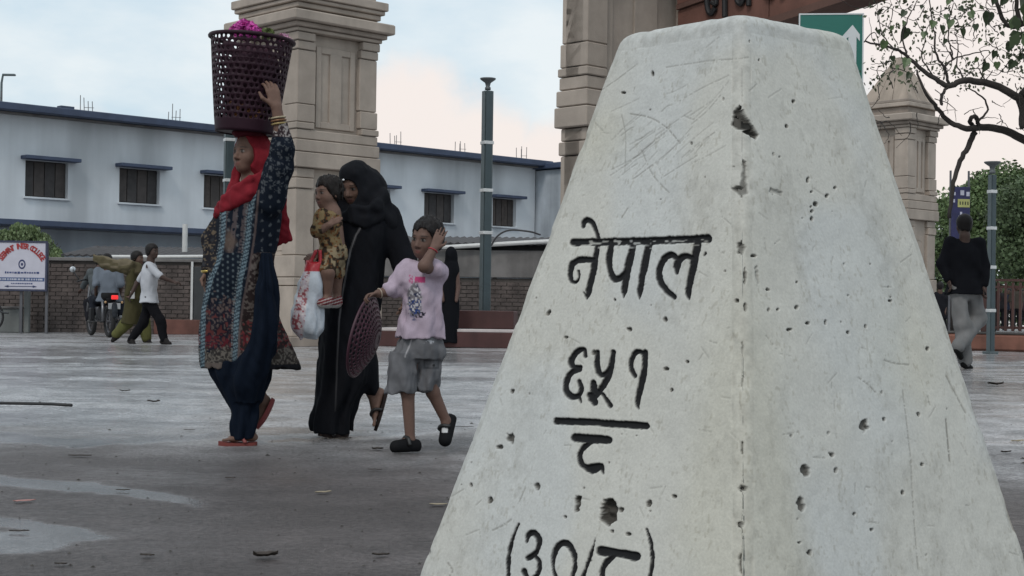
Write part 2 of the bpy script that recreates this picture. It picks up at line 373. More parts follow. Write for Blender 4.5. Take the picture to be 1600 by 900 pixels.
    def chip(poly, dd, dark):
        P_ = np.array(poly, float); x0, y0 = P_.min(0) - 6; x1, y1 = P_.max(0) + 6
        sel = vis & (px > x0) & (px < x1) & (py > y0) & (py < y1); x, y = px[sel], py[sel]
        ins = np.zeros(x.shape, bool); best = np.full(x.shape, 1e9)
        for i in range(len(P_)):
            a, b = P_[i], P_[(i + 1) % len(P_)]; d = b - a; tt = np.clip(((x - a[0]) * d[0] + (y - a[1]) * d[1]) / (d @ d), 0, 1)
            best = np.minimum(best, np.hypot(x - a[0] - tt * d[0], y - a[1] - tt * d[1]))
            cr = ((a[1] > y) != (b[1] > y)); xi = (b[0] - a[0]) * (y - a[1]) / (b[1] - a[1] + 1e-9) + a[0]; ins ^= cr & (x < xi)
        d = np.where(ins, -best, best) + (nz1[sel] - .5) * 3
        depth[sel] = np.maximum(depth[sel], dd * sstep(1, -4, d) * (.7 + .6 * nz2[sel])); raw[sel] = np.maximum(raw[sel], dark * sstep(.8, -1, d))
    S = stroke
    # line 1
    S([(895, 379), (1000, 377), (1105, 373)], [11, 11, 12], 1)
    S([(909, 354), (911, 346), (918, 344), (926, 352), (933, 371)], [5, 7, 8, 7, 6], 1)
    S([(932, 381), (924, 428), (918, 455), (916, 467)], [8, 9, 9, 3], 1); S([(911, 457), (915, 464)], [3, 3], 1)
    S([(927, 406), (908, 406), (894, 412), (890, 426), (892, 438), (898, 441), (904, 434), (903, 424)], [8, 10, 9, 8, 6, 5, 4, 4], 1)
    S([(953, 381), (950, 403), (952, 424), (960, 436), (971, 431), (981, 416)], [9, 9, 9, 10, 9, 8], 1)
    S([(988, 381), (980, 417), (975, 448), (973.5, 465)], [9, 11, 10, 3], 1)
    S([(1013, 381), (1006, 417), (1000, 452), (999, 467)], [10, 11, 9, 3], 1)
    S([(1090, 377), (1083, 417), (1075.5, 455), (1077, 468)], [11, 11, 9, 3], 1)
    S([(1085, 406), (1074, 400), (1064, 404), (1058, 414), (1058, 427)], [8, 9, 11, 11, 4], 1)
    S([(1057, 404), (1050, 398), (1040, 403), (1031, 418), (1031, 436), (1041, 453), (1054, 464)], [6, 9, 10, 10, 9, 8, 8], 1)
    S([(1100, 399), (1102, 396)], 4, 1)
    S([(959, 467), (960, 469)], 3.5, 1)
    # line 2
    S([(913, 556), (910, 546), (900, 549), (891, 562), (893, 573), (904, 575)], [6, 8, 9, 9, 8, 8], 2)
    S([(904, 577), (892, 581), (884, 595), (884, 611), (893, 620), (903, 618), (907, 607), (904, 596)], [8, 9, 9, 9, 9, 7, 7, 6], 2)
    S([(903, 619), (907, 629)], [6, 3], 2)
    S([(932, 551), (931, 573), (937, 586), (947, 582), (954, 570)], [8, 8, 8, 8, 7], 2)
    S([(957, 551), (953, 573), (944, 598), (933, 614), (924, 623)], [8, 9, 10, 9, 12], 2)
    S([(921, 618), (928, 629)], 10, 2); S([(925, 598), (927, 612)], [8, 12], 2); S([(939, 615), (946, 625), (952, 634)], [6, 6, 7], 2)
    S([(1004, 553), (993, 550), (985, 562), (984, 577), (990, 588)], [7, 8, 8, 7, 6], 2)
    S([(1005, 551), (1004, 579), (998, 605), (993, 628), (995.5, 639)], [9, 10, 9, 8, 2], 2)
    # fraction bar, the figure below it
    S([(870, 658), (940, 661), (1007, 666)], [10, 10, 10], 3)
    S([(899, 684), (949, 688)], [13, 12], 4, flat=True)
    S([(922, 691), (909, 702), (905, 717), (911, 729), (924, 733), (936, 729), (941, 740)], [7, 8, 8, 8, 14, 10, 2], 4)
    # bracketed line
    S([(811, 819), (801, 842), (795, 869), (793, 900), (795, 930), (801, 955)], [3, 5, 6, 6, 6, 4], 5)
    S([(823, 847), (826, 836), (835, 833), (842, 844), (840, 859), (832, 868), (825, 872)], [5, 8, 9, 8, 7, 8, 9], 5)
    S([(833, 868), (841, 876), (841, 892), (833, 904), (823, 905), (818, 893)], [6, 7, 7, 7, 7, 9], 5)
    th = np.linspace(-.5 * math.pi, 1.5 * math.pi, 17)
    S([(880 + 17 * math.cos(q_), 880 + 31 * math.sin(q_)) for q_ in th], [10, 9, 6, 5, 5, 5, 6, 9, 10], 5, n=3)
    S([(929, 841), (921, 869), (909, 901), (900, 925)], [2, 5, 6, 5], 5)
    S([(938, 861), (966, 865), (993, 870)], [14, 11, 13], 5)
    S([(957, 869), (944, 883), (940, 900), (945, 920), (965, 925), (978, 935)], [9, 9, 8, 8, 9, 5], 5)
    S([(1009, 827), (1016, 850), (1018, 878), (1014, 900), (1006, 925), (998, 945)], [3, 5, 6, 6, 6, 3], 5)
    # damage: chips on the near edge, bore holes, pits
    chip([(1140, 197), (1144, 174), (1154, 165), (1164, 174), (1171, 186), (1187, 211), (1182, 218), (1171, 211), (1157, 204)], .013, .97)
    chip([(1161, 249), (1167, 252), (1168, 302), (1158, 308), (1140, 294), (1155, 290), (1157, 262)], .010, .72)
    chip([(1151, 396), (1150, 381), (1157, 376), (1167, 387), (1161, 398)], .010, .75)
    chip([(1199, 300), (1202, 292), (1224, 301), (1220, 306)], .003, .35)
    chip([(1179, 418), (1184, 415), (1188, 440), (1184, 447)], .003, .4)
    chip([(896, 801), (898, 774), (907, 776), (903, 800)], .014, 1)
    chip([(935, 812), (937, 795), (942, 780), (956, 779), (963, 794), (961, 814), (949, 822)], .014, 1)
    chip([(736, 690), (752, 640), (757, 622), (752, 620), (738, 668), (732, 690)], .006, .7)
    chip([(672, 868), (674, 858), (668, 858), (664, 868)], .006, .9)
    for (x, y, r, ry) in ((796, 685, 6, 8), (780, 699, 5, 3), (856, 489, 4, 5), (1240, 158, 2.5, 2.5), (1230, 197, 3, 3), (974, 145, 3.5, 1.6), (1018, 115, 2.5, 4), (1262, 282, 3, 4), (1268, 300, 3, 2), (1305, 293, 3, 2), (1292, 306, 2.5, 3), (1274, 319, 4, 4),
                          (1267, 323, 2.5, 3), (1269, 330, 2.5, 2), (1268, 342, 2.5, 3), (1178, 400, 5, 2.5), (1246, 441, 2, 2), (1201, 453, 3, 2), (1215, 484, 2.5, 2.5), (1245, 480, 3, 3), (1348, 665, 7, 9), (1260, 737, 7, 9), (1253, 787, 6, 10), (1161, 762, 8, 6), (1160, 598, 5, 8),
                          (1300, 711, 3, 4), (1306, 736, 2.5, 5), (1335, 803, 3, 3), (1363, 828, 2.5, 2.5), (1266, 864, 3, 4), (1250, 848, 2.5, 2), (1410, 771, 3, 4), (1440, 726, 2.5, 3), (1158, 820, 7, 6), (1155, 884, 4, 14), (1040, 576, 4, 3), (1074, 566, 3, 2), (1048, 610, 2.5, 2.5),
                          (968, 798, 4, 4), (1012, 787, 4, 5), (882, 808, 2, 2), (955, 830, 3, 3), (981, 834, 4, 3), (840, 760, 4, 5), (766, 782, 4, 5), (736, 758, 2, 3), (1052, 776, 4, 3), (926, 551, 4, 4), (883, 527, 2.5, 2), (800, 611, 3, 4), (983, 514, 4, 3), (1040, 500, 3, 4), (1380, 655, 3, 3),
                          (1150, 470, 3, 4), (1160, 545, 3, 9), (1165, 430, 2.5, 14), (1165, 480, 2.5, 8), (1159, 700, 3, 9), (1290, 505, 2, 4), (1435, 648, 2.5, 3), (1450, 545, 3, 3), (1352, 510, 2.5, 3), (1325, 520, 2.5, 3), (1390, 470, 4, 2), (1262, 505, 5, 2.5), (1232, 515, 5, 2)):
        pit(x, y, r, ry)
    for i in range(70):
        x, y = RNG.uniform(700, 1560), RNG.uniform(40, 895); r = RNG.uniform(.9, 2.2); pit(x, y, r, r * RNG.uniform(.6, 1.7), .002, RNG.uniform(.25, .8))
    # scratches: long thin scores, most of them slanting
    def score(pts, w, dark):
        C = catmull(np.array(pts, float), 5); sel = vis & (px > C[:, 0].min() - 4) & (px < C[:, 0].max() + 4) & (py > C[:, 1].min() - 4) & (py < C[:, 1].max() + 4)
        if not sel.any(): return
        d = segdist(C, np.full(len(C), w), sel); g = sstep(1.1, -.3, d) * (nz1[sel] > .25)
        grime[sel] = np.maximum(grime[sel], dark * g); depth[sel] += .0006 * g
    for i in range(34):
        x, y = RNG.uniform(930, 1090), RNG.uniform(140, 290); l = RNG.uniform(20, 90); a = -.65 + RNG.normal() * .12
        score([(x, y), (x + l * .5 * math.cos(a), y + l * .5 * math.sin(a) + RNG.normal() * 1.5), (x + l * math.cos(a), y + l * math.sin(a))], .8, RNG.uniform(.2, .5))
    score([(985, 178), (1015, 184), (1040, 200), (1062, 224)], 1.2, .7); score([(972, 180), (976, 215), (974, 270)], 1, .45); score([(1040, 105), (1100, 96), (1150, 92), (1170, 90)], 1.2, .5); score([(1000, 235), (1020, 275), (1045, 302)], 1.2, .5)
    score([(1410, 610), (1420, 700), (1428, 800), (1436, 890)], 1.4, .5); score([(1478, 655), (1481, 690), (1484, 722)], 2.0, .8); score([(1480, 588), (1495, 615), (1510, 645)], 1.6, .6); score([(1340, 590), (1355, 600), (1369, 614)], 1.8, .6); score([(1382, 563), (1400, 568), (1420, 570)], 1.8, .6)
    score([(822, 760), (815, 778), (811, 786)], 1.4, .6); score([(770, 829), (785, 822), (800, 812)], 2, .5); score([(700, 880), (706, 892), (702, 900)], 2, .6)
    for i in range(130):
        x, y = RNG.uniform(700, 1580), RNG.uniform(50, 890); l = RNG.uniform(5, 26); a = RNG.choice([-.7, 1.2, .3, -1.2]) + RNG.normal() * .3
        score([(x, y), (x + l * math.cos(a), y + l * math.sin(a))], RNG.uniform(.6, 1.6), RNG.uniform(.15, .5))
    # mottled grime on the whitewash
    g1 = vnoise(XI * 14, YI * 14, ZI * 10, 61); g2 = vnoise(XI * 45 + 7, YI * 45, ZI * 34, 62); g3 = vnoise(XI * 130, YI * 130, ZI * 100, 63)
    grime = np.maximum(grime, 0.26 * sstep(.54, .88, .45 * g1 + .35 * g2 + .28 * g3))
    grime = np.maximum(grime, .30 * sstep(.66, .95, g2 * .5 + g3 * .55) * sstep(.4, .7, g1))
    grime = np.maximum(grime, np.where(edge, .35 * g3, 0))
    wash = np.array([.525, .516, .472]); blue = np.array([.510, .520, .508]); dirt = np.array([.20, .19, .165]); conc = np.array([.060, .055, .047]); blk = np.array([.010, .010, .011])
    b1 = sstep(.45, .75, vnoise(XI * 7 + 9, YI * 7, ZI * 5, 71)) * .8
    C = wash * (1 - b1[..., None]) + blue * b1[..., None]
    C = C * (1 + .10 * (g2 - .5))[..., None]
    spk = sstep(.70, .82, vnoise(XI * 260, YI * 260, ZI * 220, 64)) * sstep(.35, .6, g2); C = C + (np.array([.24, .215, .16]) - C) * (.30 * spk)[..., None]
    yel = sstep(.5, .8, vnoise(XI * 5 + 3, YI * 5, ZI * 6, 65)); C = C * (1 - .06 * yel[..., None] * np.array([.3, .5, 1.3]))
    C = C + (dirt - C) * grime[..., None]
    C = C + (conc - C) * raw[..., None]
    worn = sstep(.62, .85, vnoise(px * .16, py * .3, 0, 81)) * .65 * ((py > 374) & (py < 388))
    C = C + (blk - C) * (black * (1 - worn * (lid == 1) - .35 * worn * (lid > 1)))[..., None]
    depth = depth + uneven
    XI = XI - NX * depth; YI = YI - NY * depth
    ZI = ZI - np.where(ZI > zt - .01, depth * .5, 0)
    nrow, ncol = XI.shape
    V = np.stack([XI, YI, ZI], -1).reshape(-1, 3)
    V[:, 0] -= .0073 * (zt - V[:, 2])
    idx = np.arange(nrow * ncol).reshape(nrow, ncol); nx = np.roll(idx, -1, 1)
    FQ = np.stack([idx[:-1], nx[:-1], nx[1:], idx[1:]], -1).reshape(-1, 4)
    root = thing('boundary_stone', 'large whitewashed stone pyramid marker with black carved numerals, chipped near edge', 'stone marker', (SX, SY, 0), STH)
    m = vmat('whitewash', .75, .12, 260, .25)
    Cf = C.reshape(-1, 3)
    fl = lid.reshape(-1)[FQ].min(1); fr = (raw.reshape(-1)[FQ].min(1) > .5)
    names = {0: 'stone_body', 1: 'carved_word', 2: 'carved_number', 3: 'fraction_bar', 4: 'carved_digit', 5: 'carved_bracket_line'}
    labels = {1: 'black carved word in the top line', 2: 'black carved three-digit number', 3: 'black carved bar under the number', 4: 'black carved digit under the bar', 5: 'black carved line in round brackets'}
    for i, nm in names.items():
        fs = FQ[fl == i]; used, inv = np.unique(fs, return_inverse=True)
        vv = V[used]; cc = Cf[used]; ff = inv.reshape(-1, 4)
        o = mesh(nm, vv, ff, m, root, True, cc)
        if i in labels: o['label'] = labels[i]
    # flat top
    top = V[idx[-1]]
    mesh('stone_top', list(top), [tuple(range(ncol))], mat('whitewash_top', (.58, .59, .56), .8, .1), root)
stone()
# ------------------------------------------------------------ gate pillars of clad stone
AX = R(44)                                   # the plaza's axes: a recedes to the right, b to the left
VA = Vector((math.cos(AX), math.sin(AX), 0)); VB = Vector((-math.sin(AX), math.cos(AX), 0))
M_STONE = mat('pillar_stone', (.385, .325, .275), .85, .16, 2.2, .25, 60, stain=.22)
M_STONE2 = mat('pillar_stone_dark', (.315, .262, .222), .85, .12, 3.0, .25, 60, stain=.30)
M_ROOFST = mat('pillar_roof_stone', (.36, .295, .24), .85, .12, 3.0, .25, 60, stain=.35)
def gate_pillar(label, loc, hx, hy, base_z, top, sc=1.0):
    """pier with corner pilasters, sunk panels, stepped base blocks and a heavy cornice; hx, hy = half sizes of the shaft"""
    t = thing('gate_pillar', label, 'pillar', loc, AX, 'clad stone pillars of the gateway')
    Z = lambda z: z * sc
    def part(name, m, z0, z1, g, bev=.012, seam=False):
        """one course: full ring; the visible sides are cut into slabs with open joints"""
        b = MB(); b.box((0, 0, (Z(z0) + Z(z1)) / 2), (hx + g, hy + g, (Z(z1) - Z(z0)) / 2), 0, bev); return b.build(name, m, t)
    part('plinth', M_STONE2, 0, .16, .20); part('plinth', M_STONE, .16, .95, .10)
    part('base_course', M_STONE, .962, 1.09, .06); part('base_course', M_STONE, 1.10, 1.44, .035)
    part('lower_shaft', M_STONE, 1.44, 2.84, -.07)
    pw = .36 * sc
    def corners(name, z0, z1, g, w=pw, m=M_STONE):
        for sx in (-1, 1):
            for sy in (-1, 1):
                b = MB(); b.box((sx * (hx + g - w / 2), sy * (hy + g - w / 2), (Z(z0) + Z(z1)) / 2), (w / 2, w / 2, (Z(z1) - Z(z0)) / 2), 0, .012); b.build(name, m, t)
    corners('lower_pilaster', 1.45, 2.50, 0); corners('pilaster_cap', 2.51, 2.67, .02); corners('pilaster_cap', 2.68, 2.83, .0)
    for z0, z1, g in ((2.84, 3.08, .06), (3.092, 3.28, .045), (3.292, 3.44, .02)): part('base_course', M_STONE, z0, z1, g)
    part('shaft', M_STONE, 3.44, 4.99, -.09)
    corners('pilaster_base', 3.45, 3.55, .035); corners('pilaster_base', 3.56, 3.84, .015); corners('pilaster', 3.85, 4.70, 0); corners('pilaster_cap', 4.71, 4.84, .015); corners('pilaster_cap', 4.85, 4.98, .035)
    # sunk panel with raised frame on the two sides towards the plaza
    for face, half in (('y', hx), ('x', hy)):
        w = half - pw - .05
        if w < .1: continue
        for z0, z1 in ((3.50, 4.80), (1.52, 2.45)):
            fb = MB(); zc, zh = (Z(z0) + Z(z1)) / 2, (Z(z1) - Z(z0)) / 2; e = .05 * sc
            for (cx, cz, ax, az) in ((-w + e, zc, e, zh), (w - e, zc, e, zh), (0, zc - zh + e, w - 2 * e - .002, e), (0, zc + zh - e, w - 2 * e - .002, e), (0, zc, w * .30, zh * .86)):
                if face == 'y': fb.box((cx, -(hy - .09) - .014, cz), (ax, .018, az), 0, .006)
                else: fb.box((-(hx - .09) - .014, cx, cz), (.018, ax, az), 0, .006)
            fb.build('panel_frame', M_STONE, t)
    part('cornice', M_STONE, 4.99, 5.05, .06); part('cornice', M_STONE2, 5.055, 5.13, .12); part('cornice', M_STONE, 5.135, 5.30, .215, .02)
    if top == 'attic':
        for z0, z1, g in ((5.30, 5.36, .0), (5.365, 5.45, .04), (5.455, 5.52, .09), (5.525, 5.66, .13), (5.665, 6.6, -.02), (6.605, 6.8, .12)): part('attic_course', M_STONE, z0, z1, g)
    else:
        part('attic_course', M_STONE2, 5.30, 5.48, -.02); part('attic_course', M_STONE, 5.485, 5.58, .06); part('attic_course', M_STONE2, 5.585, 5.66, .02)
        # pyramid roof of long slabs with open seams
        hh = hx + .0; za, zb = Z(5.66), Z(6.75)
        for kx in range(4):
            rot = Matrix.Rotation(kx * math.pi / 2, 4, 'Z')
            for i in range(3):
                x0, x1 = -hh + 2 * hh * i / 3 + .008, -hh + 2 * hh * (i + 1) / 3 - .008; tp = .06
                v = [(x0, -hh, za), (x1, -hh, za), (x1 / hh * tp, -tp, zb), (x0 / hh * tp, -tp, zb), (x0, -hh + .12, za), (x1, -hh + .12, za), (x1 / hh * tp, 0, zb - .03), (x0 / hh * tp, 0, zb - .03)]
                MB().add([rot @ Vector(p) for p in v], [(0, 1, 2, 3), (5, 4, 7, 6), (0, 4, 5, 1), (1, 5, 6, 2), (2, 6, 7, 3), (3, 7, 4, 0)]).build('roof_slab', M_ROOFST, t)
    return t
_c = P(457, 300, 22.9); _c.z = 0
gate_pillar('square stone gate pillar behind the basket carrier, heavy cornice above', _c + (VA + VB) * 1.015, .80, .80, 0, 'attic')
_c = P(916, 200, 17.3); _c.z = 0
_o = _c + VA * 1.15 + VB * .24
gate_pillar('deep stone gate pier rising behind the left edge of the boundary stone', _o, 1.12, .21, 0, 'attic', 1.0)
_c = P(1422, 300, 33.0); _c.z = 0
gate_pillar('small stone pillar with pyramid roof right of the boundary stone', _c + (VA + VB) * .80, .62, .62, 0, 'pyramid', .97)

# ------------------------------------------------------------ terracotta arch beam of the gate, with black letters
def arch_beam():
    B0 = P(1055, 200, 18.43); B0.z = 0
    t = thing('arch_beam', 'red sandstone beam of the gateway above the boundary stone, black letters', 'gate beam', B0, AX)
    M_RED = mat('red_sandstone', (.15, .068, .050), .85, .18, 3, .3, 50, stain=.25); M_REDD = mat('red_sandstone_dark', (.11, .058, .045), .9, .15, 3, .3, 50)
    M_BLK = mat('black_letters', (.012, .011, .012), .6)
    # local x = a (thickness), local -y = towards the right of the picture
    zb = lambda s: 3.87 + .14 * s if s < 4.2 else 3.87 + .14 * 8.4 - .14 * s
    ss = [0, 1.4, 2.8, 4.2, 5.6, 7.0, 8.4]
    for i in range(len(ss) - 1):
        s0, s1 = ss[i] + .006, ss[i + 1] - .006
        for (lo, hi, x0, x1, nm, m) in ((0, .09, -.02, .44, 'soffit_moulding', M_REDD), (.10, .56, .02, .40, 'beam_panel', M_RED), (.57, .63, -.02, .44, 'string_moulding', M_REDD), (.64, 1.35, .0, .42, 'beam_panel', M_RED)):
            v = [(x, -s, zb(s) + o) for o in (lo, hi) for x in (x0, x1) for s in (s0, s1)]
            MB().add(v, [(0, 1, 3, 2), (4, 6, 7, 5), (0, 4, 5, 1), (2, 3, 7, 6), (0, 2, 6, 4), (1, 5, 7, 3)]).build(nm, m, t)
    # letters: lower ends of a word in bold strokes
    def letter(strokes, s_off):
        b = MB()
        for pts, r in strokes:
            for sgn in (0,): b.tube([(-.012, -(s_off + p[0]), p[1]) for p in catmull(pts, 5)], r, 8)
        o = b.build('letter', M_BLK, t); return o
    zc = zb(.8)
    letter([([(.0, zc + .62), (.02, zc + .42), (.07, zc + .34), (.14, zc + .40)], .035), ([(.14, zc + .62), (.15, zc + .45), (.08, zc + .48)], .03), ([(.28, zc + .64), (.285, zc + .45), (.29, zc + .27)], .036)], .48)
    letter([([(.0, zc + .64), (.03, zc + .45), (.09, zc + .40), (.13, zc + .47)], .033), ([(.2, zc + .66), (.205, zc + .36)], .034)], .92)
    letter([([(.0, zc + .66), (.02, zc + .48), (.10, zc + .42), (.16, zc + .5)], .033), ([(.25, zc + .68), (.255, zc + .4)], .034)], 1.35)
    # the further pier that carries the other end
    far = B0 + VA * .21 - VB * 8.65
    gate_pillar('deep stone gate pier carrying the right end of the red beam', far + VA * -.7, 1.12, .21, 0, 'attic', 1.0)
arch_beam()

# ------------------------------------------------------------ long two-storey building with blue trim
M_WHITE = mat('blue_white_wash', (.62, .65, .68), .85, .06, .8, .1, 30, stain=.34)
M_BLUE = mat('blue_trim', (.040, .056, .100), .6, .2, 3)
M_SHUT = mat('brown_shutter', (.052, .043, .040), .7, .25, 5)
M_SHUT2 = mat('brown_shutter_worn', (.070, .056, .050), .75, .35, 7, stain=.4); M_SHUT3 = mat('brown_shutter_dark', (.038, .034, .034), .7, .3, 6)
M_CONC = mat('bare_concrete', (.17, .16, .155), .9, .2, 2.5, .3, 40, stain=.4)
M_REBAR = mat('rebar_steel', (.14, .13, .13), .7)
M_SHADEW = mat('shade_tinted_wash', (.30, .335, .375), .9, .10, 1.0, stain=.3)  # wall colour greyed to paint in the shade below the sunshade
def building():
    O = P(0, 461, 40.0); O.z = 0
    t = thing('long_building', 'long two-storey whitewashed building with blue roof edge and shuttered windows', 'building', O, AX)
    def sof(px, py):
        """photo pixel -> (s along facade, z)"""
        d = (P(px, py, 1) - Vector((0, 0, CAMH))); n = -VB
        k = (O - Vector((0, 0, CAMH))).dot(n) / d.dot(n); p = Vector((0, 0, CAMH)) + d * k
        return (p - O).dot(VA), p.z
    s1 = sof(836, 300)[0]; zr = 5.72
    wins = [(40, 106, 243, 305), (187, 249, 257, 317), (319, 375, 268, 325), (440, 492, 280, 330), (560, 609, 296, 345), (663, 709, 303, 355), (770, 806, 316, 360)]
    W = []
    for (x0, x1, y0, y1) in wins:
        a, zt = sof(x0, y0); b, zbm = sof(x1, y1); W.append((a, b, zbm, zt))
    zs = np.mean([q[2] for q in W]); zt_ = np.mean([q[3] for q in W])
    W = [(a, b, zs, zt_) for a, b, _, _ in W]
    W = [(W[0][0] - 5.2, W[0][0] - 3.8, zs, zt_)] + W
    dp = 8.0
    # upper wall with real window openings: piers between, bands above and below
    ub = MB(); z0, z1 = 2.62, zr
    ub.box(((-9 + s1) / 2, .15, (z0 + zs) / 2), ((s1 + 9) / 2, .15, (zs - z0) / 2)); ub.box(((-9 + s1) / 2, .15, (zt_ + z1) / 2), ((s1 + 9) / 2, .15, (z1 - zt_) / 2))
    xs = [-9] + [v for q in W for v in (q[0], q[1])] + [s1]
    for i in range(0, len(xs), 2): ub.box(((xs[i] + xs[i + 1]) / 2, .15, (zs + zt_) / 2), ((xs[i + 1] - xs[i]) / 2, .15, (zt_ - zs) / 2))
    ub.box(((-9 + s1) / 2, dp / 2 + .2, (z0 + z1) / 2), ((s1 + 9) / 2 - .01, dp / 2 - .02, (z1 - z0) / 2 - .01))
    ub.build('upper_wall', M_WHITE, t)
    MB().box(((-9 + s1) / 2, dp / 2, 1.3), ((s1 + 9) / 2, dp / 2, 1.3)).build('lower_wall', M_SHADEW, t)
    MB().box(((-9 + s1) / 2, dp / 2 - .3, zr + .11), ((s1 + 9) / 2 + .3, dp / 2 + .35, .10), 0, .02).build('roof_slab', M_BLUE, t)
    MB().box(((-9 + s1) / 2, dp / 2 - .2, zr - .02), ((s1 + 9) / 2 + .1, dp / 2 + .10, .02)).build('roof_soffit', M_CONC, t)
    MB().box(((-9 + s1) / 2, -.55, 2.70), ((s1 + 9) / 2, .55, .075), 0, .01).build('sunshade', M_BLUE, t)
    for i, (a, b, zz0, zz1) in enumerate(W):
        w = MB().box(((a + b) / 2, .22, (zz0 + zz1) / 2), ((b - a) / 2, .03, (zz1 - zz0) / 2)).build('window', M_SHUT, t)
        c = (a + b) / 2
        for j in range(4):
            x = a + (b - a) * (j + .5) / 4
            MB().box((x, .17, (zz0 + zz1) / 2), ((b - a) / 8 - .012, .02, (zz1 - zz0) / 2 - .03), 0, .006).build('shutter_leaf', (M_SHUT, M_SHUT2, M_SHUT, M_SHUT3)[(i * 3 + j * j) % 4], w)
        MB().box((c + .04, -.16, zz1 + .06), ((b - a) / 2 + .18, .20, .05), 0, .012).build('window_hood', M_BLUE, w)
        MB().box((c, -.03, zz0 - .03), ((b - a) / 2 + .05, .05, .025)).build('window_sill', M_WHITE, w)
    for px in (2, 147, 284, 632, 733, 829):
        s = sof(px, 230)[0]; b = MB()
        for k in range(4):
            x, y = s + (k % 2) * .26 - .13, .35 + (k // 2) * .25
            b.tube([(x, y, zr + .1), (x + random.uniform(-.03, .03), y, zr + .72 + random.uniform(-.12, .12))], .012, 5)
        b.tube([(s - .16, .34, zr + .42), (s + .16, .34, zr + .44)], .008, 5)
        b.build('starter_bars', M_REBAR, t)
    # stub of a column left on the roof edge
    MB().box((sof(96, 172)[0], -.25, zr + .25), (.2, .12, .06)).build('roof_stub', M_BLUE, t)
    # stained projecting bay at the right end
    t2 = thing('end_bay', 'stained projecting end bay of the white building left of the stone', 'building', O + VA * (s1 + .05), AX)
    MB().box((.75, 1.4, 2.8), (.75, 3.2, 2.8), 0, .01).build('wall', mat('stained_wash', (.40, .44, .48), .9, .15, 1.2, stain=.55), t2)
    MB().box((.75, 1.2, 5.74), (.95, 3.3, .10), 0, .02).build('roof_slab', M_BLUE, t2)
    MB().box((5.0, 2.6, 2.8), (3.4, 2.8, 2.8), 0, .01).build('side_wall', M_WHITE, t2)
    MB().box((5.0, 2.6, 5.72), (3.5, 3.0, .10), 0, .02).build('roof_slab', M_BLUE, t2)
    MB().tube([(1.56, -1.9, .1), (1.56, -1.9, 5.6)], .06, 8).build('drain_pipe', mat('drain_grey', (.22, .25, .28), .6), t2)
building()

# ------------------------------------------------------------ brick boundary walls with real bricks
M_BRICK = mat('brick_dull', (.100, .080, .073), .9, .38, 4, .3, 60, stain=.3)
M_MORTAR = mat('mortar_grey', (.080, .069, .063), .95, .2, 5, .3, 60)
M_PIPE = mat('white_pipe', (.55, .55, .54), .5, .08)
M_TIN = mat('dark_tin', (.045, .042, .045), .7, .25, 3, stain=.3)
def brick_wall(label, p0, p1, z0, z1, name='brick_wall'):
    t = thing(name, label, 'wall', p0, math.atan2((p1 - p0).y, (p1 - p0).x)); ln = (p1 - p0).length
    MB().box((ln / 2, .13, (z0 + z1) / 2), (ln / 2, .11, (z1 - z0) / 2)).build('mortar_core', M_MORTAR, t)
    b = MB(); n = int((z1 - z0) / .083); rows = n
    for r in range(rows):
        x = -.12 if r % 2 else 0
        while x < ln:
            a, c = max(x, 0), min(x + .228, ln)
            if c - a > .05: b.box(((a + c) / 2, .02 + random.uniform(-.006, .008), z0 + .0415 + r * .083), ((c - a) / 2 - .006, .02, .035 + random.uniform(-.002, .001)))
            x += .24
    o = b.build('brick_courses', M_BRICK, t); o['kind'] = 'stuff'
    return t, ln
YW = 30.0
pa, pb = G(-120, 518), G(470, 524.5); pa = P(-120, 518, YW + .2); pb = P(470, 520, YW - .2); pa.z = pb.z = 0
wl, ln = brick_wall('dull brick boundary wall behind the motorcycle and the walking man', pa, pb, 0, 1.46)
xs_ = lambda px: (P(px, 500, YW) - pa).length
MB().box((ln / 2, .10, 1.50), (ln / 2, .16, .035), 0, .01).build('wall_coping', M_CONC, wl)
MB().box((xs_(300), -.05, .15), (xs_(300) - xs_(243), .06, .15), 0, .01).build('red_footing', mat('red_footing', (.16, .07, .055), .85, .25, 3, stain=.4), wl)
MB().box((xs_(322), -.03, .78), (.23, .04, .60), 0, .01).build('wall_door', mat('dark_door', (.035, .038, .04), .7), wl)
MB().box((xs_(322) - .27, -.035, .82), (.022, .03, .66)).build('door_jamb', M_PIPE, wl)
# lean-to with tin roof over the wall
ts = thing('lean_to_roof', 'dark lean-to tin roof with white gutter pipe above the left brick wall', 'roof', pa)
def sheet(b, x0, x1, y0, y1, zf, zb_, th=.03, wave=.018, pitch=.16):
    n = max(2, int((x1 - x0) / pitch * 4)); v = []; f = []
    for i in range(n + 1):
        x = x0 + (x1 - x0) * i / n; dz = wave * math.sin(2 * math.pi * (x - x0) / pitch)
        v += [(x, y0, zf + dz), (x, y1, zb_ + dz), (x, y1, zb_ + dz - th), (x, y0, zf + dz - th)]
    for i in range(n):
        for k in range(4): f.append((i * 4 + k, i * 4 + (k + 1) % 4, (i + 1) * 4 + (k + 1) % 4, (i + 1) * 4 + k))
    f += [(0, 3, 2, 1), (n * 4, n * 4 + 1, n * 4 + 2, n * 4 + 3)]
    return b.add(v, f)
sheet(MB(), xs_(90), xs_(345), -.1, 2.4, 1.60, 1.86).build('roof_sheet', M_TIN, ts)
MB().tube([(xs_(152), -.16, 1.56), (xs_(250), -.16, 1.575), (xs_(345), -.16, 1.60)], .035, 8).build('gutter_pipe', M_PIPE, ts)
MB().tube([(xs_(274), .5, 1.7), (xs_(274), .5, 2.28)], .055, 10).build('vent_pipe', M_PIPE, ts)
for q in (100, 200, 300): MB().tube([(xs_(q), 2.2, 0), (xs_(q), 2.2, 1.84)], .05, 6).build('post', M_TIN, ts)
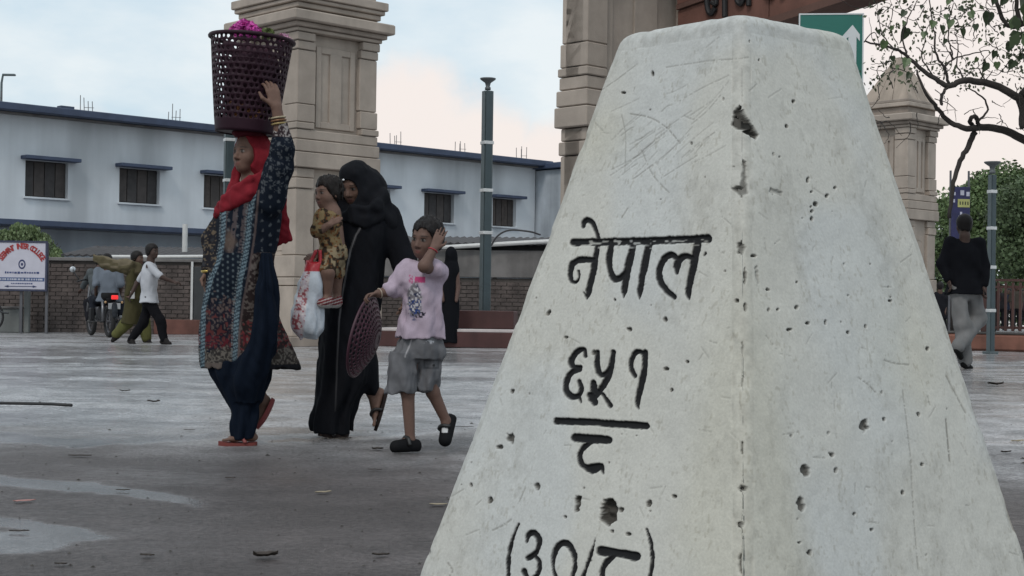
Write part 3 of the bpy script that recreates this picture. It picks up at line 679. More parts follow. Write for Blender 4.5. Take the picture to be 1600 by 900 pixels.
# centre wall: brick below, rendered band above, tin roof and pipe
pa2 = P(430, 500, 31.0); pb2 = P(980, 500, 30.0); pa2.z = pb2.z = 0
wc, ln2 = brick_wall('brick wall with rendered band behind the child, right of the women', pa2, pb2, 0, 1.24)
MB().box((ln2 / 2, .11, 1.53), (ln2 / 2, .15, .28), 0, .01).build('rendered_band', M_CONC, wc)
x2 = lambda px: (px - 430) / 550 * ln2
tr_ = thing('shed_roof', 'dark shed roof with white front pipe behind the raised-hand child', 'roof', pa2, math.atan2((pb2 - pa2).y, (pb2 - pa2).x))
sheet(MB(), x2(585), x2(905), -.05, 2.6, 1.96, 2.20).build('roof_sheet', M_TIN, tr_)
MB().box(((x2(585) + x2(905)) / 2, .30, 1.88), ((x2(905) - x2(585)) / 2, .03, .07)).build('fascia', M_TIN, tr_)
MB().tube([(x2(590), -.16, 1.84), (x2(700), -.16, 1.86), (x2(835), -.16, 1.98), (x2(900), -.16, 2.03)], .045, 8).build('gutter_pipe', M_PIPE, tr_)
MB().tube(catmull([(x2(772), -.2, 1.90), (x2(782), -.2, 2.10), (x2(800), -.2, 2.22), (x2(830), -.1, 2.20), (x2(846), 0, 2.14)], 5), .02, 6).build('cable', M_TIN, tr_)
for q in (600, 750, 880): MB().tube([(x2(q), 2.4, 0), (x2(q), 2.4, 2.17)], .05, 6).build('post', M_TIN, tr_)

# ------------------------------------------------------------ red plinth in front of the centre wall
M_PL = mat('dark_red_plinth', (.075, .028, .026), .7, .2, 3, stain=.3); M_PLW = mat('plinth_white_edge', (.50, .45, .44), .7, .1)
pl0, pl1 = P(440, 540, 24.2), P(1010, 545, 23.6); pl0.z = pl1.z = 0; pang = math.atan2((pl1 - pl0).y, (pl1 - pl0).x); pln = (pl1 - pl0).length
tp = thing('red_plinth', 'low dark red stepped plinth with a white stripe behind the child', 'plinth', pl0, pang)
lx = (P(590, 540, 24) - P(440, 540, 24)).length
MB().box(((pln + lx) / 2, .5, .125), ((pln - lx) / 2, .5, .125), 0, .01).build('lower_step', M_PL, tp)
MB().box(((pln + lx) / 2, .49, .275), ((pln - lx) / 2, .48, .022), 0, .006).build('white_edge', M_PLW, tp)
MB().box(((pln + lx) / 2 - .9, .9, .45), ((pln - lx) / 2 - 1.3, .35, .15), 0, .01).build('upper_step', M_PL, tp)
MB().box((lx / 2 - .02, .35, .08), (lx / 2, .35, .08), 0, .02).build('stone_kerb', mat('kerb_stone', (.20, .17, .145), .9, .2, 3), tp)

# ------------------------------------------------------------ light poles
M_POLE = mat('teal_grey_pole', (.042, .062, .070), .45, .12, 4); M_POLE2 = mat('teal_grey_pole_side', (.085, .108, .115), .5, .12, 4); M_BAND = mat('white_band', (.55, .56, .56), .5)
def light_pole(label, x, y, z0, h, bands, wd=.085):
    t = thing('light_pole', label, 'lamp post', (x, y, z0), R(25), 'square plaza light poles')
    MB().box((0, 0, .02), (wd * 1.6, wd * 1.6, .02), 0, .005).build('base_plate', M_POLE2, t)
    MB().box((0, 0, h / 2), (wd * .72, wd, h / 2 - .02), 0, .008).build('post', M_POLE, t)
    for sx in (-1, 1): MB().box((sx * wd * .86, 0, h / 2 + .01), (wd * .12, wd * .7, h / 2 - .03), 0, .004).build('side_rail', M_POLE2, t)
    for zb_ in bands: MB().box((0, 0, zb_), (wd * 1.05, wd * 1.08, .028), 0, .006).build('clamp_band', M_BAND, t)
    MB().lathe([(.05, 0), (.05, .04), (.035, .06), (.05, .12), (.12, .17), (.135, .185), (.135, .2), (0.02, .205)], 20, (0, 0, h)).build('lamp_head', mat('lamp_head', (.10, .11, .115), .5), t, True)
    return t
pc = P(757, 510, 25.0); light_pole('teal-grey light pole with white bands between child and boundary stone', pc.x, 25.0, .30, 4.05, [1.62, 2.34 + .0, 3.15])
pc = P(357, 300, 26.5); light_pole('teal-grey light pole mostly hidden behind the basket carrier', pc.x, 26.5, 0, 4.3, [1.4, 2.87, 3.6])
pc = P(1548, 500, 24.5); light_pole('teal-grey light pole at the right beside the brown fence', pc.x, 24.5, 0, 3.0, [.72, 1.44, 1.47 + .62, 2.7], .058)
# street lamp at the far left, behind the roof
sl = thing('street_lamp', 'thin street lamp rising beyond the roof at the far left', 'lamp post', P(4, 150, 60) * Vector((1, 1, 0)) if False else Vector((P(2, 150, 60).x, 60, 0)))
zt = P(2, 118, 60).z
MB().tube([(0, 0, 0), (0, 0, zt - .3), (.05, 0, zt)], [.09, .05, .04], 8).build('post', M_POLE2, sl)
MB().box((.3, 0, zt + .03), (.26, .09, .04), 0, .02).build('lamp_head', M_POLE2, sl)

# ------------------------------------------------------------ right side: fence on a red kerb wall
fx0, fx1 = P(1478, 540, 26.4), P(1700, 545, 25.2); fx0.z = fx1.z = 0; fa = math.atan2((fx1 - fx0).y, (fx1 - fx0).x); fl_ = (fx1 - fx0).length
kw = thing('red_kerb_wall', 'low weathered red kerb wall carrying the brown fence', 'wall', fx0, fa)
MB().box((fl_ / 2, .2, .15), (fl_ / 2, .2, .15), 0, .04).build('kerb_body', mat('weathered_red', (.20, .088, .062), .85, .3, 2.5, .3, 40, stain=.45), kw)
MB().box((fl_ / 2, .2, .32), (fl_ / 2 + .02, .19, .02), 0, .01).build('kerb_top', mat('kerb_top_dark', (.07, .065, .062), .9, .2), kw)
M_FEN = mat('brown_fence', (.060, .024, .019), .6, .2, 4)
fe = thing('picket_fence', 'reddish brown ornamental railing standing on the red kerb wall', 'fence', fx0 + Vector((0, 0, .34)), fa)
x_ = .62
for zz in (.08, .80, .92): MB().box(((fl_ + x_) / 2, .2, zz), ((fl_ - x_) / 2, .02, .022)).build('rail', M_FEN, fe)
i = 0
while x_ < fl_:
    if i % 8 == 0: MB().box((x_, .2, .48), (.05, .05, .48), 0, .008).build('post', M_FEN, fe)
    else: MB().box((x_, .165, .45), (.022, .014, .43)).build('picket', M_FEN, fe)
    x_ += .125; i += 1

# ------------------------------------------------------------ signs
M_METAL = mat('sign_steel', (.09, .09, .10), .5)
def text_mesh(txt, size, name, m, parent, M, ext=.002):
    cu = bpy.data.curves.new('t', 'FONT'); cu.body = txt; cu.size = size; cu.align_x = 'CENTER'; cu.extrude = ext; cu.offset = size * .045; cu.resolution_u = 2
    ob = bpy.data.objects.new('t', cu); col.objects.link(ob)
    me = bpy.data.meshes.new_from_object(ob.evaluated_get(bpy.context.evaluated_depsgraph_get()))
    bpy.data.objects.remove(ob); me.materials.clear(); me.materials.append(m); me.transform(M)
    return link(name, me, parent)
def college_sign():
    Y = 29.0; c = P(33, 517, Y); s = Y / FPX
    t = thing('college_sign', 'white board lettered in red on posts at the far left', 'sign', (c.x, Y, 0), R(3))
    zt, zb = P(33, 379, Y).z, P(33, 452, Y).z; hw = 36 * s; zc, hh = (zt + zb) / 2, (zt - zb) / 2
    MB().box((0, 0, zc), (hw, .018, hh), 0, .004).build('board', mat('sign_white', (.50, .49, .56), .5, .06), t)
    fr = mat('sign_frame_blue', (.03, .035, .07), .5)
    b = MB(); e = .018
    for (x, z, a, h) in ((-hw - e, zc, e, hh + 2 * e), (hw + e, zc, e, hh + 2 * e), (0, zb - e, hw, e), (0, zt + e, hw, e)): b.box((x, -.004, z), (a, .028, h))
    b.build('frame', fr, t)
    for x in (hw + .02, ): MB().box((x, .05, zt / 2), (.025, .02, zt / 2)).build('post', M_METAL, t)
    MB().box((-hw * .05, .05, zb / 2), (.025, .02, zb / 2)).build('post', M_METAL, t)
    red = mat('sign_red', (.33, .03, .03), .5); blue = mat('sign_blue', (.03, .05, .16), .5); navy = mat('sign_navy', (.02, .03, .10), .5)
    txt = 'SEEMANT INTER COLLEGE'; n = len(txt); Rr = hw * 1.14; zc0 = zt - .10 - Rr; sp = 1.62
    for i, ch in enumerate(txt):
        if ch == ' ': continue
        th = (i - (n - 1) / 2) / (n - 1) * 2 * sp * .60
        M = Matrix.Translation((Rr * math.sin(th) * .86, -.024, zc0 + Rr * math.cos(th) - .02)) @ Matrix.Rotation(th, 4, 'Y') @ Matrix.Rotation(math.pi / 2, 4, 'X') @ Matrix.Scale(.75, 4, (1, 0, 0))
        text_mesh(ch, .15, 'letter', red, t, M)
    ez = zt - 34 * s
    em = MB(); n_ = 24
    def ring(r0, r1, y):
        v = [(r * math.cos(2 * math.pi * k / n_), y, ez + 1.35 * r * math.sin(2 * math.pi * k / n_)) for r in (r0, r1) for k in range(n_)]
        return v, [(k, (k + 1) % n_, n_ + (k + 1) % n_, n_ + k) for k in range(n_)]
    em.add(*ring(.047, .070, -.0215)); em.add(*ring(.001, .022, -.0215)); em.build('emblem', navy, t)
    def dashes(z, w, h, m, name, k, seed):
        b = MB(); x = -w; rr = random.Random(seed)
        while x < w:
            l = rr.uniform(.4, 1.1) * k; b.box((x + l / 2, -.021, z + rr.uniform(-.1, .1) * h), (l / 2, .0025, h * rr.uniform(.6, 1)))
            x += l + k * .32
        b.build(name, m, t)['kind'] = 'stuff'
    dashes(zb + 26 * s, hw * .72, .022, blue, 'text_line', .05, 1)
    MB().box((0, -.0195, zb + 15.5 * s), (hw * .97, .0015, .036)).build('blue_band', mat('band_blue', (.05, .085, .20), .5), t)
    bb = mat('sign_pale', (.42, .43, .50), .5); dashes2 = MB(); x = -hw * .9; rr = random.Random(4)
    while x < hw * .9: l = rr.uniform(.02, .06); dashes2.box((x, -.022, zb + 15.5 * s), (l / 2, .0012, .017)); x += l + .018
    dashes2.build('text_line', bb, t)['kind'] = 'stuff'; dashes(zb + 9 * s, hw * .45, .012, blue, 'text_line', .035, 3)
    ar = MB(); az = zb + 4.5 * s; ar.box((-.02, -.021, az), (hw * .58, .002, .006))
    for sg in (-1, 1): ar.prism([(sg * hw * .70 - .02, -.022, az), (sg * hw * .52 - .02, -.022, az + .022), (sg * hw * .52 - .02, -.022, az - .022)], (0, 0, 0), (0, -.003, 0))
    ar.build('double_arrow', navy, t)
college_sign()
def green_sign():
    Y = 13.0; q = [P(1248, 34, Y), P(1348, 22, Y), P(1348, 150, Y), P(1248, 155, Y)]
    c = (q[0] + q[2]) / 2; t = thing('green_road_sign', 'green road sign with white upward arrow behind the stone top', 'sign', (c.x, Y, 0), R(-6))
    hw = (q[1].x - q[0].x) / 2; zt, zb = q[1].z + .0, q[2].z
    gm = mat('sign_green', (.012, .135, .105), .45, .05); wm = mat('sign_white_paint', (.60, .62, .63), .5, .05)
    MB().box((0, 0, (zt + zb) / 2), (hw, .012, (zt - zb) / 2)).build('board', gm, t)
    b = MB(); e = .006
    for (x, z, a, h) in ((-hw + e, (zt + zb) / 2, e, (zt - zb) / 2), (hw - e, (zt + zb) / 2, e, (zt - zb) / 2), (0, zb + e, hw - 2 * e, e), (0, zt - e, hw - 2 * e, e)): b.box((x, -.014, z), (a, .003, h))
    b.build('border', wm, t)
    ax = P(1331, 60, Y).x - c.x; az = P(1331, 40, Y).z
    ab = MB(); k = .115
    ab.prism([(ax, -.013, az), (ax - k, -.013, az - .13), (ax - k, -.013, az - .19), (ax - .035, -.013, az - .105), (ax - .035, -.013, zb + .02), (ax + .035, -.013, zb + .02), (ax + .035, -.013, az - .105), (ax + k * .55, -.013, az - .145), (ax + k * .55, -.013, az - .085)], (0, 0, 0), (0, -.004, 0)).build('arrow', wm, t)
    for x in (-hw * .5, hw * .5): MB().tube([(x, .05, 0), (x, .05, zt)], .04, 8).build('post', M_METAL, t)
green_sign()
def blue_banner():
    Y = 27.0; t = thing('blue_banner', 'dark blue banner with white and yellow patches behind the dark-shirted man', 'banner', (P(1500, 400, Y).x, Y, 0), R(8))
    z0, z1 = P(1500, 405, Y).z, P(1500, 292, Y).z; hw = 15 * Y / FPX
    MB().box((0, 0, (z0 + z1) / 2), (hw, .02, (z1 - z0) / 2), 0, .004).build('board', mat('banner_blue', (.018, .018, .075), .5, .3, 5), t)
    for x in (-hw, hw): MB().tube([(x, .05, 0), (x, .05, z1 + .3)], .02, 6).build('post', M_METAL, t)
    y = -.024
    MB().box((.05, y, z1 - .30), (.115, .003, .075)).build('yellow_patch', mat('banner_yellow', (.36, .36, .13), .5), t)
    wq = mat('banner_white', (.42, .42, .50), .5)
    for (x, z, a, h) in ((-.14, z1 - .13, .03, .03), (.02, z1 - .11, .035, .045), (.13, z1 - .13, .03, .04), (.0, z1 - .5, .02, .04), (-.03, z1 - .56, .02, .03), (-.15, z1 - .26, .03, .03)): MB().box((x, y, z), (a, .003, h)).build('white_patch', wq, t)
    dk = mat('banner_ink', (.04, .04, .02), .6)
    b = MB()
    for k in range(4): b.box((-.02 + k * .05, y - .004, z1 - .30), (.012, .001, .03))
    b.build('lettering', dk, t)
blue_banner()
# grey utility cabinet and parked cart below the college sign
uc = thing('utility_cabinet', 'pale grey concrete cabinet standing below the white board', 'cabinet', (P(18, 500, 29.5).x, 29.5, 0))
M_CAB = mat('cabinet_grey', (.17, .18, .175), .8, .15, 3, stain=.3)
MB().box((0, 0, .24), (.20, .12, .24), 0, .015).build('body', M_CAB, uc); MB().box((0, 0, .50), (.23, .15, .022), 0, .008).build('lid', M_CONC, uc)
MB().box((.31, 0, .45), (.05, .06, .45), 0, .01).build('stub_post', M_PIPE if False else M_CAB, uc)
bp_ = thing('parked_bicycle', 'dark bicycle partly cut off by the left picture edge', 'bicycle', (P(-20, 500, 28.6).x, 28.6, 0))
M_RUB = mat('tyre_rubber', (.015, .015, .016), .8); M_BKF = mat('bicycle_frame', (.02, .022, .025), .4)
def wheel(parent, c, r, tr, rotz=0, name='wheel', spokes=10):
    M = Matrix.Translation(c) @ Matrix.Rotation(rotz, 4, 'Z'); n = 28
    pts = [M @ Vector((r * math.cos(2 * math.pi * k / n), 0, r * math.sin(2 * math.pi * k / n))) for k in range(n + 1)]
    o = MB().tube(pts, tr, 8, False).build(name, M_RUB, parent, True)
    b = MB()
    b.tube([M @ Vector(((r - tr * 1.2) * math.cos(2 * math.pi * k / n), 0, (r - tr * 1.2) * math.sin(2 * math.pi * k / n))) for k in range(n + 1)], tr * .4, 6, False)
    for k in range(spokes):
        a = 2 * math.pi * k / spokes; b.tube([M @ Vector((0, 0, 0)), M @ Vector(((r - tr) * math.cos(a), 0, (r - tr) * math.sin(a)))], max(.004, tr * .12), 5)
    b.tube([M @ Vector((0, -.05, 0)), M @ Vector((0, .05, 0))], .03, 8)
    b.build('rim', M_METAL, o); return o
wheel(bp_, (0, 0, .33), .31, .02); wheel(bp_, (-1.0, 0, .33), .31, .02)
MB().tube([(0, 0, .33), (-.12, 0, .62), (-.16, 0, .95)], .02, 6).tube([(-.12, 0, .62), (-.55, 0, .32), (-1.0, 0, .33)], .018, 6).tube([(-.55, 0, .32), (-.68, 0, .8)], .018, 6).build('frame', M_BKF, bp_)
MB().tube([(-.16, -.25, 1.0), (-.16, .25, 1.0)], .016, 6).build('handlebar', M_BKF, bp_)
MB().box((-.70, 0, .83), (.12, .07, .03), 0, .02).build('saddle', M_RUB, bp_)
MB().tube(catmull([(.02, -.03, .62), (.16, -.03, .52), (.28, -.03, .42), (.42, -.03, .4)], 5), .02, 6).build('mudguard', M_BKF, bp_)

hose = [G(-40, 632), G(30, 633), G(80, 634), G(112, 636)]
o = MB().tube([(p.x, p.y, .012) for p in hose], .011, 8).build('black_hose', mat('hose_black', (.015, .015, .016), .6), None, True); tag(o, 'black hose lying on the wet ground at the left picture edge', 'hose', None, 'thing')
# ------------------------------------------------------------ vegetation
def leaf_mat(name, c, var=.35):
    m = mat(name, c, .6, var, 1.5); return m
M_BARK = mat('dark_bark', (.035, .029, .026), .9, .3, 6, .5, 40)
def leaf_cloud(name, m, parent, centres, radii, n, size, seed, flat=.7, droop=.3):
    """leaf-sized diamond faces spread through lobes, thinner at the heart"""
    r = np.random.default_rng(seed); C = np.array(centres, float); Rr = np.array(radii, float)
    w = Rr ** 2 / (Rr ** 2).sum(); k = r.choice(len(C), n, p=w)
    d = r.normal(size=(n, 3)); d /= np.linalg.norm(d, axis=1, keepdims=True); rad = r.random(n) ** .45
    p = C[k] + d * (Rr[k] * rad)[:, None] * [1, 1, flat]
    p += (vnoise(p[:, 0] * 2, p[:, 1] * 2, p[:, 2] * 2, seed)[:, None] - .5) * .5 * Rr[k][:, None] * d
    ax = r.normal(size=(n, 3)); ax[:, 2] -= droop * 2; ax /= np.linalg.norm(ax, axis=1, keepdims=True)
    b = np.cross(ax, r.normal(size=(n, 3))); b /= np.linalg.norm(b, axis=1, keepdims=True)
    L_ = size * r.uniform(.6, 1.3, n)[:, None]; wd = L_ * .32
    v = np.stack([p - ax * L_ * .5, p + b * wd, p + ax * L_ * .5, p - b * wd], 1).reshape(-1, 3)
    f = np.arange(4 * n).reshape(-1, 4)
    return mesh(name, v, f, m, parent)
def tree(label, x, y, h, lobes, n, size, m, seed, name='leafy_tree', group=None):
    t = thing(name, label, 'tree', (x, y, 0), 0, group); r = random.Random(seed)
    b = MB(); b.tube([(0, 0, -.1), (.05, 0, h * .3), (-.05, .1, h * .55), (.0, .1, h * .8)], [.22, .17, .12, .05], 9)
    for (cx, cy, cz, rr) in lobes:
        b.tube(catmull([(0, 0, h * .32), (cx * .4, cy * .4, (h * .32 + cz) * .5 + .2), (cx, cy, cz)], 4), [.09, .08, .07, .06, .05, .04, .035, .03, .02], 6)
    b.build('trunk', M_BARK, t, True)
    leaf_cloud('crown', m, t, [q[:3] for q in lobes], [q[3] for q in lobes], n, size, seed)
    return t
M_LEAF = leaf_mat('leaf_mid', (.10, .15, .055)); M_LEAFD = leaf_mat('leaf_dark', (.07, .105, .045)); M_LEAFP = leaf_mat('leaf_pale', (.12, .165, .07))
p = P(1545, 400, 42); tree('dense green tree beyond the fence, behind the right light pole', p.x, 42, 5.2, [(-.6, 0, 3.4, 1.1), (.7, .3, 3.8, 1.2), (.1, -.5, 2.6, 1.1), (1.4, 0, 3.0, 1.2), (-1.0, .2, 2.3, .9), (.4, .3, 4.3, .9), (1.0, -.3, 2.0, .9)], 26000, .12, M_LEAF, 5, group='trees beyond the fence')
p = P(1620, 400, 36); tree('bushy tree at the right picture edge beyond the fence', p.x, 36, 4.6, [(-.4, 0, 3.2, 1.0), (.7, 0, 3.4, 1.2), (0, .4, 2.4, 1.0), (-.6, -.2, 2.0, .8)], 14000, .11, M_LEAFD, 6, group='trees beyond the fence')
p = P(1490, 400, 48); tree('small dark tree just right of the pyramid-roofed pillar', p.x, 48, 5.0, [(0, 0, 3.9, 1.0), (.8, 0, 3.2, 1.2), (-.4, 0, 2.6, 1.0), (1.0, 0, 4.5, .8)], 14000, .13, M_LEAFD, 8, group='trees beyond the fence')
# feathery shrub at the far left behind the sign
p = P(30, 400, 33); sh = thing('feathery_shrub', 'feathery green shrub rising behind the white board', 'shrub', (p.x, 33, 0))
b = MB(); rs = random.Random(3); cents = []; rads = []
for k in range(16):
    a = rs.uniform(-1.1, 1.1); x1, z1 = 1.05 * math.sin(a) , 1.25 + 1.05 * math.cos(a) * rs.uniform(.85, 1)
    b.tube(catmull([(0, 0, 0), (x1 * .3, rs.uniform(-.2, .2), 1.2), (x1, rs.uniform(-.5, .5), z1)], 4), [.03, .03, .025, .02, .02, .015, .012, .01, .008], 5)
    for j in range(3): cents.append((x1 * (.6 + .2 * j), rs.uniform(-.4, .4), z1 - .16 * j)); rads.append(.20)
b.build('stems', M_BARK, sh, True)
leaf_cloud('foliage', M_LEAFP, sh, cents, rads, 9000, .075, 9, .8, 1.4)

# ------------------------------------------------------------ peepal tree reaching in from the right
def peepal():
    Y = 12.0; base = Vector((6.4, 13.2, 0))
    t = thing('peepal_tree', 'dark-limbed tree with heart-shaped leaves reaching in from the right', 'tree', base)
    Q = lambda px, py, dy=0.0: P(px, py, Y + dy) - base
    k = Y / FPX
    b = MB()
    end1 = Q(1620, 185, .2); end2 = Q(1630, 232, .5)
    b.tube(catmull([(0, 0, -.1), (-.05, 0, 1.0), (-.2, -.1, 1.9), (-.9, -.4, 2.45), tuple(end2), ], 6), list(np.linspace(.26, .055, 25)), 10)
    b.tube(catmull([(-.25, -.1, 1.8), (-.6, -.3, 2.5), (-1.2, -.6, 2.75), tuple(Q(1640, 120, .3)), tuple(Q(1597, 150, .2))], 6), list(np.linspace(.15, .04, 25)), 8)
    b.tube(catmull([(-.1, 0, 1.9), (.3, .2, 3.2), (.2, .4, 4.4), (-.2, .2, 5.6)], 6), list(np.linspace(.2, .06, 19)), 9)
    def limb(pts, r0, r1, jy=0.0):
        C = catmull([tuple(Q(x, y, d)) for (x, y, d) in pts], 5); n = len(C)
        C = C + (RNG.random((n, 3)) - .5) * .012
        b.tube(C, [max(.004, r0 + (r1 - r0) * i / (n - 1)) * k * 1.0 for i in range(n)] if False else [(r0 + (r1 - r0) * i / (n - 1)) * k for i in range(n)], 7)
    limb([(1600, 200, .2), (1597, 163, .2), (1581, 146, .15), (1544, 131, .1), (1507, 126, 0), (1482, 134, 0), (1463, 124, 0), (1438, 107, 0), (1416, 87, 0), (1395, 75, -.1), (1351, 65, -.1)], 7.5, 1.4)
    limb([(1632, 232, .5), (1600, 218, .5), (1569, 204, .4), (1531, 199, .3), (1507, 201, .2), (1482, 188, .2), (1463, 168, .1), (1444, 143, 0), (1432, 109, 0)], 8, 1.6)
    limb([(1523, 206, .3), (1513, 230, .3), (1497, 258, .3), (1488, 295, .3), (1484, 340, .3)], 5, 3)
    limb([(1531, 202, .3), (1519, 196, .3), (1516, 186, .2), (1524, 182, .2), (1528, 192, .25), (1524, 202, .3)], 3.6, 3.2)
    limb([(1471, 165, 0), (1472, 149, 0), (1481, 134, 0)], 2.6, 2.4); limb([(1528, 190, .2), (1544, 170, .2), (1532, 149, .2), (1512, 137, .1)], 2, 1)
    limb([(1482, 130, 0), (1476, 106, 0), (1463, 87, 0), (1460, 56, 0), (1457, 30, 0), (1450, -10, 0)], 2.4, .8)
    limb([(1476, 106, 0), (1490, 92, 0), (1520, 84, 0), (1545, 78, 0)], 1.6, .7); limb([(1490, 92, 0), (1484, 70, 0), (1482, 40, 0), (1490, 5, 0)], 1.4, .7)
    limb([(1660, 60, .3), (1620, 30, .2), (1594, 40, .1), (1578, 41, .1), (1566, 28, .1), (1556, 0, .1), (1548, -30, .1)], 5, 2.6); limb([(1594, 40, .1), (1590, 18, .1), (1587, -10, .1)], 4, 3)
    limb([(1507, 126, 0), (1495, 100, .1), (1497, 75, .1), (1492, 50, .1)], 1.4, .6); limb([(1416, 87, 0), (1410, 60, 0), (1418, 30, 0), (1430, 10, 0), (1436, -10, 0)], 1.4, .6); limb([(1395, 75, 0), (1380, 55, 0), (1372, 20, 0)], 1.2, .5)
    limb([(1463, 124, 0), (1440, 90, .1), (1446, 60, .1), (1430, 30, .1)], 1.3, .5); limb([(1544, 131, .1), (1530, 110, .1), (1528, 92, .1)], 1.2, .5); limb([(1351, 65, 0), (1366, 50, 0), (1375, 75, 0)], 1, .5)
    r = random.Random(12)
    for i in range(110):       # fine twigs
        x, y = r.uniform(1352, 1610), r.uniform(-20, 120) if i < 85 else r.uniform(120, 200); a = r.uniform(0, 6.28); l = r.uniform(18, 55)
        limb([(x, y, r.uniform(-.2, .5)), (x + l * .5 * math.cos(a) + r.uniform(-6, 6), y + l * .5 * math.sin(a) + r.uniform(-6, 6), .1), (x + l * math.cos(a + .4), y + l * math.sin(a + .4), .1)], .8, .35)
    b.build('trunk', M_BARK, t, True)
    # heart-shaped leaf with a long drip tip
    hs = [(0, .42), (.18, .52), (.38, .46), (.5, .22), (.46, -.05), (.3, -.34), (.12, -.58), (.03, -.85), (0, -1.0)]
    outl = hs + [(-x, y) for x, y in hs[-2:0:-1]]
    n = len(outl); v = [(0, .02, 0)] + [(x, -abs(x) * .25 + .03 * y, y) for x, y in outl]; f = [(0, i + 1, (i + 1) % n + 1) for i in range(n)]
    M_PL_ = [mat('peepal_leaf', (.030, .048, .020), .5, .4, 3), mat('peepal_leaf_light', (.07, .11, .04), .5, .4, 3)]
    mes = []
    for m in M_PL_:
        me = bpy.data.meshes.new('leaf'); me.from_pydata(v, [], f); me.materials.append(m); mes.append(me)
    pos = [(1518, 25, 22), (1544, 31, 34), (1588, 40, 28), (1578, 75, 26), (1539, 107, 28), (1558, 104, 20), (1581, 103, 26), (1595, 90, 22), (1525, 44, 18), (1566, 54, 14), (1504, 53, 24), (1485, 39, 24), (1472, 47, 22), (1457, 40, 22), (1444, 56, 20), (1413, 56, 36),
           (1381, 72, 24), (1373, 51, 14), (1412, 23, 20), (1416, 100, 26), (1395, 93, 16), (1402, 106, 12), (1407, 117, 14), (1420, 120, 20), (1479, 28, 18), (1502, 15, 16), (1482, 5, 16), (1531, 64, 12), (1553, 3, 20), (1525, 95, 16), (1553, 87, 22), (1597, 58, 22), (1568, 4, 24), (1412, 37, 14), (1393, 45, 14), (1600, 8, 26), (1476, 66, 16), (1440, 12, 12)]
    r = random.Random(4)
    for i, (x, y, s) in enumerate(pos):
        o = link('leaf', mes[r.random() < .25], t); o.location = Q(x, y - s * .12, r.uniform(-.25, .15)); sc = s / 3.2 * k * 1.75
        o.scale = (sc, sc, sc); o.rotation_euler = (r.uniform(-.4, .4), r.uniform(-.5, .5), r.uniform(-.6, .6))
    # sparse small leaves further back in the crown
    cents = [tuple(Q(r.uniform(1350, 1620), r.uniform(-60, 130), r.uniform(.3, 1.8))) for _ in range(60)]
    o = leaf_cloud('crown', leaf_mat('leaf_far', (.06, .075, .035)), t, cents, [.16] * 60, 1300, .040, 14, 1, .6); o['kind'] = 'stuff'
    cents = [tuple(Q(r.uniform(1640, 2100), r.uniform(-500, 60), r.uniform(-.8, 1.8))) for _ in range(60)]
    o = leaf_cloud('crown', M_LEAFD, t, cents, [.45] * 60, 5200, .12, 15, 1, .6); o['kind'] = 'stuff'
peepal()
